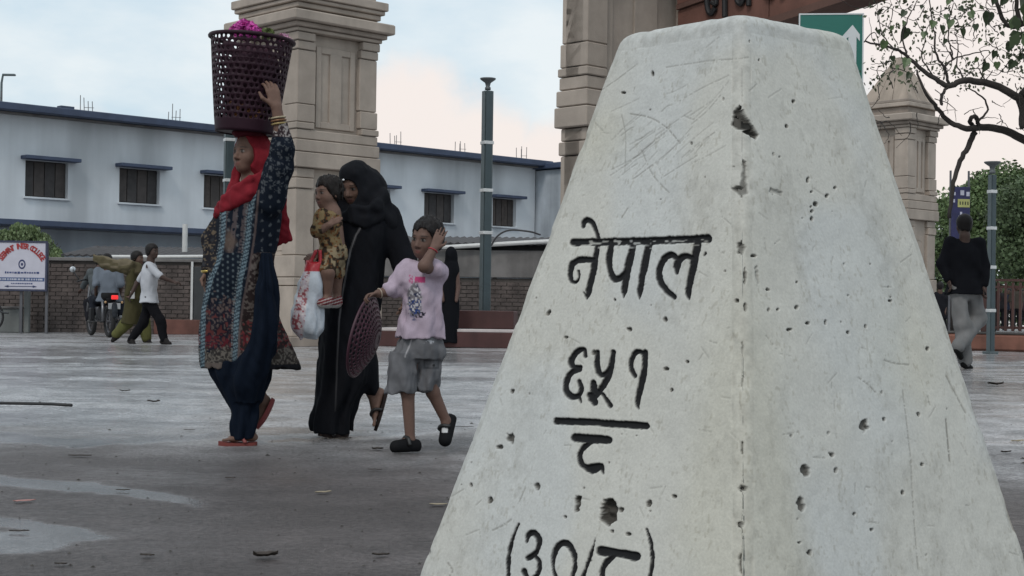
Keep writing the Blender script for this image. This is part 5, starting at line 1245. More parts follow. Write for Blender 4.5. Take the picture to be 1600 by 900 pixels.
    for k, cc in ((0, (.32, .24, .10)), (.016, (.20, .10, .05)), (.03, (.36, .30, .20))):
        a = unit(np.cross(ax, (0, 1, 0))); b_ = np.cross(ax, a); n = 18
        mb = MB().tube([q + ax * k + (a * math.cos(2 * math.pi * i / n) + b_ * math.sin(2 * math.pi * i / n)) * .036 for i in range(n + 1)], .0055, 6, False)
        mb.build('bracelet', mat('bangle%d' % int(k * 1000), cc, .35, .1, 5, metal=.4), t, True)
    n = 16; q = wr_f + V3(0, 0, .0)
    MB().tube([q + V3(.034 * math.cos(2 * math.pi * i / n), .034 * math.sin(2 * math.pi * i / n), 0) for i in range(n + 1)], .010, 6, False).build('gold_bangle', mat('gold', (.45, .33, .10), .3, .1, 5, metal=.8), t, True)
    rs = (.24, .065, .065)
    slab([J(402, 697, -.04), J(385, 698, -.05), J(360, 698, -.065), J(341, 696, -.08)], .046, .022, (0, 0, 1), SHOE, 'slipper_sole', t, (.16, .045, .04))
    MB().tube(catmull([J(384, 692, -.10), J(376, 683, -.085), J(366, 682, -.06), J(366, 692, -.015)], 5), .010, 6).build('slipper_strap', mat('slipper_strap', (.20, .05, .045), .6), t, True)
    slab([J(425, 621, .115), J(420, 634, .11), J(410, 653, .105), J(399, 668, .10)], .042, .018, unit(V3(.75, 0, .5)) * -1 if False else V3(.75, 0, -.5), SHOE, 'slipper_sole', t, rs)
    return g
basket_carrier()

def laundry_basket():
    Y = 7.55; top, bot = np.array(P(394, 62, Y)), np.array(P(383, 209, Y)); ax = unit(top - bot); Hh = np.linalg.norm(top - bot); k = Y / FPX
    u = unit(np.cross((0, 1, 0), ax)); w_ = np.cross(ax, u); R0, R1 = 45.5 * k, 63 * k
    t = thing('perforated_basket', 'tall maroon perforated plastic basket balanced on the woman\'s head', 'basket', tuple(bot))
    pl = mat('maroon_plastic', (.024, .008, .015), .55, .2, 5, spec=.2)
    def fn(a, b):
        th = 2 * math.pi * a; r = R0 + (R1 - R0) * (b ** .9) ; return ax * Hh * b + (u * math.cos(th) + w_ * math.sin(th)) * r
    rr = random.Random(5)
    def hole(a, b):
        if b < .10: return 0
        return (.84 if b > .90 else .78) * rr.uniform(.7, 1.08)
    perforated('basket_wall', fn, 38, 16, hole, pl, t, .006, seed=2)
    n = 48
    MB().tube([ax * Hh + (u * math.cos(2 * math.pi * i / n) + w_ * math.sin(2 * math.pi * i / n)) * (R1 + .006) for i in range(n + 1)], .011, 8, False).build('rim', pl, t, True)
    v = [tuple(ax * .006)] + [tuple(ax * .006 + (u * math.cos(2 * math.pi * i / n) + w_ * math.sin(2 * math.pi * i / n)) * R0) for i in range(n)]
    mesh('basket_floor', v, [(0, i + 1, (i + 1) % n + 1) for i in range(n)], pl, t)
    # what is inside: cloth added to darken it, marigolds, a pink bunch, a green bunch
    cb = thing('filler_bundle', 'dark cloth bundle added to darken the inside of the perforated basket', 'cloth', tuple(bot + ax * .02))
    F = Field((-.2, -.2, -.02), (.25, .2, .45), .009); c = ax * .16
    F.ell(c, (.118, .118, .15), .02); F.ell(c + V3(.03, -.02, .14), (.125, .12, .14), .03); F.wrinkle(.016, 16, 12, 8); F.build('cloth', CLOTH, cb, lambda v, c_: c_ * (.6 + .8 * vnoise(v[:, 0] * 25, v[:, 1] * 25, v[:, 2] * 25, 3))[:, None], 1, (.05, .025, .035))
    def blossom(px, py, dy, rad, m, n_, sz, name, label, seed, cat='flowers'):
        p = P(px, py, Y + dy); th = thing(name, label, cat, p)
        leaf_cloud('petals', m, th, [(0, 0, 0)], [rad], n_, sz, seed, .85, -.2); return th
    pk = mat('pink_petals', (.55, .07, .36), .6, .35, 30); pkp = mat('pale_petals', (.55, .30, .42), .6, .3, 30); gr = mat('green_buds', (.10, .13, .04), .7, .4, 30); og = mat('marigold', (.42, .20, .09), .7, .4, 30); wh = mat('white_petals', (.55, .50, .48), .7, .2, 30)
    b = blossom(383, 46, 0, .058, pk, 620, .034, 'pink_flower_bunch', 'bright pink flower bunch rising over the basket rim', 1)
    leaf_cloud('petals', pk, b, [(-.04, 0, -.005), (.045, 0, -.012), (.02, .05, 0)], [.038] * 3, 420, .03, 2, .85, -.2)
    blossom(418, 53, .02, .042, gr, 300, .026, 'green_flower_bunch', 'small green and brown bunch beside the pink flowers in the basket', 3)
    blossom(443, 62, -.02, .034, pkp, 220, .028, 'pale_flower_bunch', 'pale pink flowers at the right side of the basket rim', 4)
    r = random.Random(8)
    for i, (px, py) in enumerate(((362, 162), (374, 168), (390, 172), (405, 176), (368, 182), (398, 186))):
        blossom(px, py, -math.sqrt(max(.0, .122 ** 2 - ((px - 386) * k) ** 2)), .021, og, 60, .02, 'marigold_head', 'small orange marigold head glimpsed through the lower basket holes', 20 + i, 'flower')['group'] = 'marigolds inside the basket'
laundry_basket()

# ---- woman in black
def black_robed_woman():
    g = Fig('woman in black robe and headscarf carrying an infant and a bag', 8.06, 522, 684, .006); J = g.J; t = g.t
    H = Head(J(556, 290), R(-26), R(-20), 0, .212)
    sh_r, sh_l = J(602, 340, .02), J(534, 346, -.02)
    el_r, wr_r = J(630, 405, .0), J(634, 452, -.06); el_l, wr_l = J(531, 402, -.10), J(503, 397, -.24)
    F = g.field([H.pt(.1, .1, .12), sh_r, sh_l, wr_r, wr_l + [-.1, -.1, 0], J(490, 684, -.1), J(610, 600, .2), J(540, 500, -.2)], .1)
    H.build(F); H.cone(F, (-.02, 0, -.05), (-.04, 0, -.16), .052, .06, .02); chest, pel = J(565, 370), J(552, 470)
    F.cone(H.pt(-.04, 0, -.15), chest, .06, .10, .03); F.cone(chest, pel, .11, .11, .05); F.cone(sh_r, chest, .05, .09, .03); F.cone(sh_l, chest, .05, .09, .03)
    F.chain([sh_r, el_r, wr_r], [.045, .036, .026], .02); F.chain([sh_l, el_l, wr_l], [.045, .036, .027], .02)
    hand(F, wr_l, J(490, 400, -.30) - wr_l, (0, .3, -1), -1, .165, (.7, .9, .7)); hand(F, wr_r, (0, -.2, -1), (-1, 0, 0), 1, .165, (.4, .4, .3))
    an1, an2 = J(528, 668, -.05), J(581, 610, .10)
    F.chain([J(542, 480, -.06), J(530, 580, -.06), an1], [.08, .055, .035], .02); F.chain([J(556, 480, .07), J(566, 560, .06), an2], [.08, .055, .034], .02)
    foot(F, an1, J(541, 680, -.04), J(500, 681, -.07)); foot(F, an2, J(601, 615, .11), J(585, 668, .06))
    F.build('body', SKIN, t, lambda v, c: H.paint(v, c), 1, SK1)
    F = g.field([J(485, 675, -.3), J(650, 320, .3)], .06)
    F.loft(g.loftpx([(332, 534, 606, .12), (345, 527, 613, .14), (365, 521, 613, .15), (400, 518, 602, .15), (440, 512, 597, .155), (480, 506, 592, .165), (520, 502, 584, .165), (560, 499, 579, .16), (600, 496, 574, .15), (630, 491, 556, .135), (655, 486, 550, .13), (667, 484, 548, .125), (674, 489, 547, .12)]),
           fold=lambda th, z: (.011 * np.sin(th * 8 + z * 2) + .005 * np.sin(th * 13 - z * 4)) * np.clip((1.0 - z) / .7, .1, 1))
    F.chain([J(556, 520, .05), J(568, 575, .06), J(578, 603, .085)], [.10, .065, .050], .04)
    F.chain([sh_r, el_r, J(634, 442, -.05)], [.075, .062, .055], .03); F.chain([sh_l, el_l, J(513, 400, -.20)], [.075, .062, .045], .03)
    F.wrinkle(.010, 14, 4, 17); F.wrinkle(.004, 36, 9, 18, tilt=.4)
    def probe(v, c):
        px, py = g.pix(v)
        b_ = band(px, py, [(566, 351), (556, 368), (548, 390), (541, 425), (535, 460), (530, 500), (527, 560), (524, 640)], 2.2) * (v[:, 1] < -.02); return paintmix(c, b_ * sstep(700, 440, py), (.15, .145, .15))
    F.build('robe', CLOTH, t, probe, 1, (.0075, .008, .0105))
    F = g.field([J(515, 385, -.3), J(625, 235, .3)], .06)
    H.ell(F, (-.018, 0, .018), (.122, .102, .130), .01); H.ell(F, (.005, 0, .085), (.085, .08, .045), .02); F.chain([J(566, 318, 0), J(568, 345, 0)], [.10, .13], .05); F.ell(J(578, 300, .03), (.095, .10, .12), .04)
    for (o, q) in ((0, .0), (8, .006), (16, -.004), (24, .004)):        # folds wound under the chin and over the shoulders
        F.chain([J(600, 300 + o, -.02), J(590, 318 + o, -.10 - q), J(572, 328 + o * .9, -.145 + q), J(553, 326 + o * .9, -.15), J(538, 318 + o, -.10), J(533, 300 + o * .8, -.03)], [.026, .024, .022, .020, .022, .024], .014)
    F.chain([J(590, 320, 0), J(606, 345, .0), J(612, 362, .0)], [.07, .06, .045], .04); F.chain([J(540, 325, 0), J(532, 350, -.03)], [.06, .055], .04)
    H.ell(F, (.125, -.006, -.014), (.105, .076, .080), .008, '-'); H.ell(F, (.17, -.01, -.02), (.12, .085, .085), .008, '-')
    F.wrinkle(.008, 18, 9, 27, tilt=.7)
    F.build('headscarf', SILKY, t, None, 1, (.0065, .007, .0095))
    p = J(536.5, 281, -.17)
    MB().lathe([(.001, -.006), (.006, -.003), (.006, .003), (.001, .006)], 8, tuple(p)).build('scarf_pin', mat('pin_white', (.7, .7, .7), .3), t, True)
    dk = (.02, .014, .013)
    slab([J(545, 682, -.04), J(530, 683, -.05), J(512, 683, -.06), J(497, 681, -.08)], .045, .022, (0, 0, 1), SHOE, 'sandal_sole', t, dk)
    slab([J(601, 612, .11), J(597, 628, .10), J(591, 650, .085), J(584, 672, .055)], .042, .018, V3(.9, .1, -.3), SHOE, 'sandal_sole', t, dk)
    MB().tube(catmull([J(523, 681, -.11), J(515, 672, -.09), J(509, 672, -.05), J(509, 681, -.01)], 5), .011, 6).build('sandal_strap', mat('sandal_black', (.015, .012, .012), .5), t, True)
    MB().tube(catmull([J(597, 640, .05), J(585, 640, .04), J(580, 648, .06), J(590, 652, .12)], 5), .010, 6).build('sandal_strap', mat('sandal_black', (.015, .012, .012), .5), t, True)
    n = 12
    for i in range(3):
        q = wr_l + unit(J(490, 400, -.30) - wr_l) * (.01 + .016 * i); MB().tube([q + V3(.0, .030 * math.cos(2 * math.pi * j / n), .030 * math.sin(2 * math.pi * j / n)) for j in range(n + 1)], .005, 5, False).build('bangle', mat('red_bangle', (.25, .02, .03), .3), t, True)
black_robed_woman()

# ---- infant on her arm
def infant():
    g = Fig('infant in yellow-brown patterned clothes carried by the woman in black', 7.82, 514, 425, .0045, base=float(P(514, 425, 7.82).z)); J = g.J; t = g.t
    H = Head(J(513, 302), R(-44), R(-3), 0, .172)
    sh, el, ha = J(503, 340, -.05), J(494, 364, -.09), J(524, 347, -.10)
    hip, kn, an = J(516, 402, -.02), J(512, 425, -.09), J(511, 463, -.06)
    F = g.field([H.pt(.1, .1, .13), el, J(535, 480, .1), J(490, 480, -.15)], .07)
    H.build(F, 1.0); H.cone(F, (-.01, 0, -.06), (-.02, 0, -.14), .045, .05, .02); F.cone(J(517, 335), J(520, 395), .055, .07, .03)
    F.chain([sh, el], [.032, .025], .015); F.chain([el, J(515, 351, -.11)], [.025, .018], .012); hand(F, J(515, 351, -.11), ha - el, (.3, 1, 0), 1, .085, (.2, .3, .3), k=.004)
    F.chain([hip, kn, an], [.05, .037, .024], .02); F.chain([J(523, 402, .05), J(525, 430, .05), J(526, 462, .06)], [.05, .037, .024], .02); F.cone(an, J(505, 472, -.10), .022, .018, .01); F.cone(J(526, 462, .06), J(521, 472, .03), .022, .018, .01)
    F.build('body', SKIN, t, lambda v, c: H.paint(v, c, lip=(.24, .09, .08)), 1, SK2)
    F = H.hfield(.004); H.hair(F, .010, .048, -.05); F.wrinkle(.006, 90, 24, 3); F.build('hair', HAIR, t, None, 1, (.012, .009, .008))
    F = g.field([J(485, 400, -.15), J(540, 325, .12)], .05); F.loft(g.loftpx([(326, 505, 527, .05), (335, 498, 533, .07), (355, 495, 536, .08), (380, 498, 538, .085), (392, 502, 538, .08)]), .01); F.chain([sh, J(496, 360, -.085)], [.045, .038], .02); F.wrinkle(.006, 25, 18, 5)
    def ptn(v, c):
        px, py = g.pix(v); n = vnoise(px * .22, py * .22, 0, 7); m = vnoise(px * .4, py * .4, 3, 8); c = paintmix(c, sstep(.48, .58, n), (.035, .025, .018)); return paintmix(c, sstep(.66, .74, m), (.16, .07, .03))
    F.build('shirt', CLOTH, t, ptn, 1, (.20, .145, .075))
    F = g.field([J(490, 440, -.18), J(545, 380, .15)], .05); F.cone(J(520, 395), hip, .08, .07, .03); F.chain([hip, J(512.5, 420, -.08)], [.064, .052], .02); F.chain([J(523, 402, .05), J(525, 426, .05)], [.064, .05], .02); F.wrinkle(.006, 25, 14, 6)
    F.build('shorts', CLOTH, t, ptn, 1, (.24, .19, .12))
    def psho(v, c):
        px, py = g.pix(v); return paintmix(paintmix(c, (np.sin(py * 1.3 + px * .4) > .55) * 1., (.4, .36, .34)), (py > 477) * 1., (.42, .40, .38))
    for q, e in ((an, J(503, 474, -.12)), (J(526, 462, .06), J(519, 474, .02))):
        F = g.field([q, e], .06); F.cone(q + [0, 0, -.015], q + [0, 0, -.035], .03, .03, .01); F.cone(q + [0, 0, -.035], e, .031, .026, .01); F.half(e - [0, 0, .026], (0, 0, -1)); F.build('shoe', SHOE, t, psho, 1, (.15, .03, .035))
infant()

def carrier_bag():
    g = Fig('x', 7.74, 480, 527, .005, base=float(P(480, 527, 7.74).z)); t = g.t; t.name = 'carrier_bag'; tag(t, 'white plastic carrier bag with red print hanging from the hand of the woman in black', 'bag'); J = g.J
    F = g.field([J(448, 535, -.15), J(515, 405, .15)], .04)
    F.loft(g.loftpx([(410, 481, 503, .03), (418, 477, 505, .04), (440, 469, 505, .05), (470, 460, 506, .062), (500, 454, 506, .07), (515, 455, 505, .065), (523, 462, 500, .05), (528, 472, 493, .03)]), .01, p=2.6)
    F.wrinkle(.009, 24, 10, 33, tilt=.5)
    def pbag(v, c):
        px, py = g.pix(v); n = vnoise(px * .3, py * .3, 0, 9); x0 = np.interp(py, [410, 527], [482, 461]); w = np.interp(py, [410, 527], [6, 15])
        st = (np.abs(px - x0) < w * .8); c = paintmix(c, st * .5, (.42, .28, .30)); c = paintmix(c, st * sstep(.5, .6, n), (.28, .07, .085)); c = paintmix(c, st * sstep(.66, .72, vnoise(px * .45, py * .45, 2, 4)), (.55, .50, .50)); return paintmix(c, (py < 424) * 1., (.40, .02, .03))
    F.build('bag_body', vmat('bag_plastic', .42, .1, 90, .45), t, pbag, 1, (.46, .50, .55))
    hd = mat('bag_handle', (.36, .025, .035), .5)
    for (a, b) in ((483, 494), (501, 500)): MB().tube(catmull([J(a, 413, -.01), J((a + b) / 2, 403, -.01), J(b, 391, -.01)], 5), [.014, .012, .011, .011, .010, .010, .010, .010, .010, .010, .010], 6).build('handle', hd, t, True)
carrier_bag()

# ---- child in pink shirt
def child():
    g = Fig('child in pale pink printed T-shirt and grey shorts, hand raised to head', 7.33, 645, 707, .0048); J = g.J; t = g.t
    H = Head(J(667, 374), R(-30), R(-5), R(-6), .200)
    sR, eR, wR = J(635, 424, 0), J(605, 455, -.04), J(590, 459, -.07); sL, eL, wL = J(686, 424, .0), J(663, 416, -.16), J(678, 388, -.13)
    F = g.field([H.pt(.1, .1, .13), eR + [-.12, -.1, 0], wL + [.1, 0, .12], J(610, 706, -.15), J(715, 690, .15)], .08)
    H.build(F, .8); H.cone(F, (-.015, 0, -.06), (-.02, 0, -.17), .042, .045, .02); ch, pe = J(664, 450), J(658, 530)
    F.cone(H.pt(-.02, 0, -.15), ch, .045, .08, .03); F.cone(ch, pe, .08, .06, .04); F.cone(sR, ch, .04, .07, .02); F.cone(sL, ch, .04, .07, .02)
    F.chain([sR, eR, wR], [.033, .026, .020], .015); hand(F, wR, J(574, 462, -.09) - wR, (0, -.3, -1), 1, .115, (.8, 1.0, .7), k=.004)
    F.chain([sL, eL, wL], [.036, .030, .021], .015); hand(F, wL, J(693, 354, -.10) - wL, (.1, 1, .1), -1, .125, (.05, .1, .1), .5, k=.004)
    a1, a2 = J(641, 688, -.05), J(697, 658, .07)
    F.chain([J(642, 545, -.01), J(637, 612, -.05), a1], [.045, .034, .024], .015); F.chain([J(668, 545, .01), J(676, 612, .03), a2], [.045, .034, .024], .015)
    F.cone(a1, J(622, 697, -.09), .026, .022, .01); F.cone(a2, J(694, 680, .05), .026, .02, .01)
    F.build('body', SKIN, t, lambda v, c: H.paint(v, c, lip=(.22, .085, .075)), 1, (.130, .077, .060))
    F = H.hfield(.004); H.hair(F, .011, .062, -.055); F.wrinkle(.005, 95, 22, 3); F.build('hair', HAIR, t, None, 1, (.011, .009, .009))
    # shirt with plain coloured chest print
    F = g.field([J(600, 530, -.25), J(705, 400, .2)], .05)
    F.loft(g.loftpx([(407, 657, 680, .05), (413, 645, 691, .075), (425, 637, 695, .09), (445, 631, 694, .095), (470, 629, 692, .10), (495, 626, 691, .10), (515, 623, 692, .10), (527, 621, 693, .098)]), .01, fold=lambda th, z: .006 * np.sin(th * 7 + z * 6) * np.clip((.9 - z) / .3, 0, 1))
    F.chain([sR + [.02, 0, 0], J(615, 450, -.03)], [.062, .050], .03); F.chain([sL + [-.01, 0, 0], J(676, 422, -.085)], [.060, .050], .02)
    F.wrinkle(.010, 14, 6, 41, tilt=.8); F.wrinkle(.004, 34, 16, 44, tilt=-.6)
    def pshirt(v, c):
        px, py = g.pix(v); fr = v[:, 1] < 0; n = vnoise(px * .2, py * .2, 0, 11); n2 = vnoise(px * .4, py * .4, 4, 12)
        c = paintmix(c, fr * ((np.abs(px - 656 + .1 * (py - 437)) < 8) & (np.abs(py - 437) < 5)), (.42, .06, .16)); c = paintmix(c, fr * ((np.abs(px - 642) < 3) & (np.abs(py - 436) < 7)) * sstep(.3, .5, n2), (.40, .10, .2))
        ob = fr * sstep(1.15, .85, np.hypot((px - 648) / 11, (py - 468) / 27) + (n - .5) * .5); c = paintmix(c, ob * .9, (.13, .125, .135)); c = paintmix(c, ob * sstep(.5, .6, n), (.03, .035, .07)); c = paintmix(c, ob * sstep(.64, .7, n2), (.45, .43, .45)); c = paintmix(c, ob * (py > 468) * sstep(.42, .34, n2), (.02, .045, .16)); 
        return paintmix(c, fr * ((np.abs(px - 652) < 14) & (py > 488) & (py < 497)) * sstep(.5, .6, n2), (.02, .02, .03))
    F.build('t_shirt', CLOTH, t, pshirt, 1, (.40, .325, .39))
    F = g.field([J(598, 616, -.2), J(700, 512, .2)], .05)
    F.loft(g.loftpx([(520, 632, 684, .075), (534, 620, 689, .088), (545, 616, 691, .093), (562, 613, 690, .095)]), .02); F.loft(g.loftpx([(550, 613, 654, .085, -.03), (580, 608, 655, .085, -.035), (613, 604, 652, .08, -.04)]), .02, fold=lambda th, z: .005 * np.sin(th * 6 + z * 11)); F.loft(g.loftpx([(550, 650, 691, .085, .03), (580, 651, 688, .085, .03), (612, 649, 681, .08, .03)]), .02, fold=lambda th, z: .005 * np.sin(th * 6 + z * 7))
    F.wrinkle(.009, 20, 7, 43, tilt=.5); F.wrinkle(.004, 40, 18, 47)
    def pshort(v, c):
        px, py = g.pix(v); c = c * (.86 + .28 * vnoise(px * .12, py * .12, 0, 3))[:, None]; c = paintmix(c, band(px, py, [(645, 524), (640, 540), (633, 556)], 2.0), (.36, .35, .36))
        fl = (np.abs(px - 674) < 11) & (np.abs(py - 563) < 1.3) | (np.abs(px - 674) < 11) & (np.abs(py - 575) < 1.0) | (np.abs(np.abs(px - 674) - 11) < 1.0) & (np.abs(py - 569) < 7); c = paintmix(c, fl * .6, (.05, .05, .055)); c = paintmix(c, (np.hypot(px - 678, py - 571) < 2) * 1., (.03, .03, .03)); return paintmix(c, ((np.abs(px - 670) < 8) & (np.abs(py - 535) < 3)) * sstep(.5, .6, vnoise(px * .5, py * .5, 0, 2)), (.4, .4, .42))
    F.build('shorts', CLOTH, t, pshort, 1, (.125, .125, .133))
    for i, (heel, toe, up, an) in enumerate(((J(650, 699, -.04), J(619, 699, -.10), V3(0, 0, 1), a1), (J(706, 656, .10), J(696, 688, .03), unit(V3(.55, .3, .75)) * -1 if False else V3(-.85, -.3, .35), a2))):
        d = unit(toe - heel); F = g.field([heel, toe, an], .07)
        F.cone(heel, toe, .027, .031, .008); F.cone(heel + up * .016, heel + d * .04 + up * .022, .026, .025, .012); F.cone(toe + up * .006, toe - d * .05 + up * .016, .028, .028, .012); F.half(heel - up * .020, -up)
        def psh(v, c, i=i):
            px, py = g.pix(v)
            return paintmix(c, ((np.abs(px - 695) < 4.5) & (np.abs(py - 672) < 4)) * 1. if i else px * 0, (.5, .5, .5))
        F.build('shoe', SHOE, t, psh, 1, (.008, .008, .009))
        a = unit(np.cross(d, up)); q = (heel + toe) / 2 + up * .012
        MB().tube(catmull([q - a * .04, q - a * .02 + up * .034, q + a * .02 + up * .034, q + a * .04], 4), .010, 6).build('shoe_strap', mat('shoe_strap', (.012, .012, .012), .5), t, True)
    for (wr, el, cc) in ((wL, eL, (.30, .02, .03)), (wR, eR, (.35, .28, .22))):
        ax = unit(wr - el); a = unit(np.cross(ax, (.1, 1, .2))); b_ = np.cross(ax, a); n = 14
        MB().tube([wr - ax * .012 + (a * math.cos(2 * math.pi * i / n) + b_ * math.sin(2 * math.pi * i / n)) * .0235 for i in range(n + 1)], .0035, 5, False).build('wrist_thread', mat('thread%d' % int(cc[0] * 100), cc, .6), t, True)
child()

def lattice_lid():
    Y = 7.42; c = np.array(P(567, 526, Y)); t = thing('lattice_lid', 'dark maroon perforated basket lid hanging from the child\'s hand', 'lid', tuple(c))
    maj = unit(V3(-.22, 0, -.975)); e = unit(V3(.975, 0, -.22)); n = unit(.98 * e - .19 * V3(0, 1, 0)); q = np.cross(n, maj); Rr = .206
    def fn(a, b):
        th = 2 * math.pi * a; r = Rr * (.10 + .90 * b); return (maj * math.cos(th) + q * math.sin(th)) * r + n * .080 * (1 - (r / Rr) ** 2)
    pl = mat('maroon_plastic_lid', (.050, .013, .025), .5, .2, 5)
    perforated('lid_lattice', fn, 40, 9, lambda a, b: .80 if b > .15 else 0, pl, t, .005, seed=4)
    k = 40; MB().tube([(maj * math.cos(2 * math.pi * i / k) + q * math.sin(2 * math.pi * i / k)) * Rr for i in range(k + 1)], .008, 6, False).build('rim', pl, t, True)
    v = [tuple(n * .080)] + [fn(i / 20, 0) for i in range(20)]; mesh('lid_centre', v, [(0, i + 1, (i + 1) % 20 + 1) for i in range(20)], pl, t)
lattice_lid()
# ------------------------------------------------------------ further figures
def figure(g, head, sh, arms, hips, legs, shirt, trous, hairc=(.012, .010, .010), skin=(.085, .05, .04), sleeve=.45, shoe=(.02, .018, .018), shoulder_y=None, sr=.062, tr=.085, hem=None, paint=None, tpaint=None, hairkw={}, shirt_name='shirt', barefoot=False, waist=1.0):
    """head (px,py,dy,yaw,size); sh two (px,py,dy); arms two (elbow, wrist, hand end); hips two; legs two (knee, ankle, toe)"""
    J = g.J; t = g.t; H = Head(J(*head[:3]), R(head[3]), R(head[5] if len(head) > 5 else 0), 0, head[4]); k = head[4] / .23
    S = [J(*q) for q in sh]; A = [[J(*q) for q in a] for a in arms]; HP = [J(*q) for q in hips]; LG = [[J(*q) for q in l] for l in legs]
    allp = [H.pt(.1, .1, .14), H.pt(-.1, -.1, 0)] + S + sum(A, []) + HP + sum(LG, [])
    F = g.field(allp, .16); H.build(F); nb = (S[0] + S[1]) / 2; H.cone(F, (-.02, 0, -.05), (-.03, 0, -.12), .05, .055, .02); F.cone(H.pt(-.03, 0, -.12), nb - [0, 0, .03], .055 * k, .08 * k, .03)
    pel = (HP[0] + HP[1]) / 2; ch = nb * .7 + pel * .3
    F.cone(ch, pel, .11 * k, .11 * k, .05)
    for i in (0, 1):
        F.cone(S[i], ch, .045 * k, .09 * k, .03); F.chain([S[i], A[i][0], A[i][1]], [.045 * k, .037 * k, .027 * k], .02); d = A[i][2] - A[i][1]; hand(F, A[i][1], d, (0, .4, -1) if abs(d[2]) < abs(d[0]) else (1 if i else -1, 0, 0), 1 if i else -1, .175 * k, (.45, .5, .4))
        kn, an, to = LG[i]; F.chain([HP[i], kn, an], [.08 * k, .055 * k, .036 * k], .03); F.cone(an, to, .034 * k, .025 * k, .01)
    F.build('body', SKIN, t, lambda v, c: H.paint(v, c), 1, skin)
    F = H.hfield(g.h); H.hair(F, **({'cap': .012, 'fringe': .05, 'back': -.07} | hairkw)); F.build('hair', HAIR, t, None, 1, hairc)
    # upper garment
    F = g.field(allp, .14); hm = pel - [0, 0, .06 * k] if hem is None else J(*hem)
    F.cone(nb - [0, 0, .07 * k], pel + [0, 0, .10 * k], .12 * k, .12 * k * waist, .05)
    ax = unit(S[1] - S[0]); F.cone(S[0], S[1], .052 * k, .058 * k, .04)
    for o in (-.06, .06): F.cone(nb - [0, 0, .12 * k] + ax * o * k * 1.6, pel + ax * o * k + [0, 0, .05 * k], .105 * k, .105 * k * waist, .05); F.cone(pel + ax * o * k, hm + ax * o * k * 1.3, .125 * k * waist, .14 * k * waist, .05)
    for i in (0, 1):
        e = A[i][0]; w = A[i][1]; end = S[i] + (e - S[i]) * min(1, sleeve * 2); F.cone(S[i], end, sr * k * 1.05, sr * k * .92, .03)
        if sleeve > .5: F.cone(e, e + (w - e) * (sleeve - .5) * 2, sr * k * .92, sr * k * .75, .02)
    F.half(hm - [0, 0, .0], (0, 0, -1)); F.wrinkle(.012 * k, 9, 5, int(head[0]), tilt=.4)
    F.build(shirt_name, CLOTH, t, paint, 1, shirt)
    if trous is not None:
        F = g.field(allp, .14); F.cone(HP[0], HP[1], .098 * k, .098 * k, .05); F.cone(pel, pel - [0, 0, .03], .10 * k, .11 * k, .04)
        for i in (0, 1): kn, an, to = LG[i]; F.chain([HP[i], kn, an + unit(an - kn) * .0], [.088 * k, tr * k, tr * .78 * k], .04)
        F.wrinkle(.010 * k, 10, 6, int(head[0]) + 7, tilt=.5); F.build('trousers', CLOTH, t, tpaint, 1, trous)
    for i in (0, 1):
        kn, an, to = LG[i]; d = unit(to - an - unit(an - kn) * .02); F = g.field([an, to], .12); heel = an - [0, 0, .04 * k] - V3(d[0], d[1], 0) * .05 * k
        F.cone(heel, to, .040 * k, .034 * k, .01); F.cone(an, (an + to) / 2, .045 * k, .038 * k, .02); F.build('shoe', SHOE, t, None, 1, shoe)
    return H
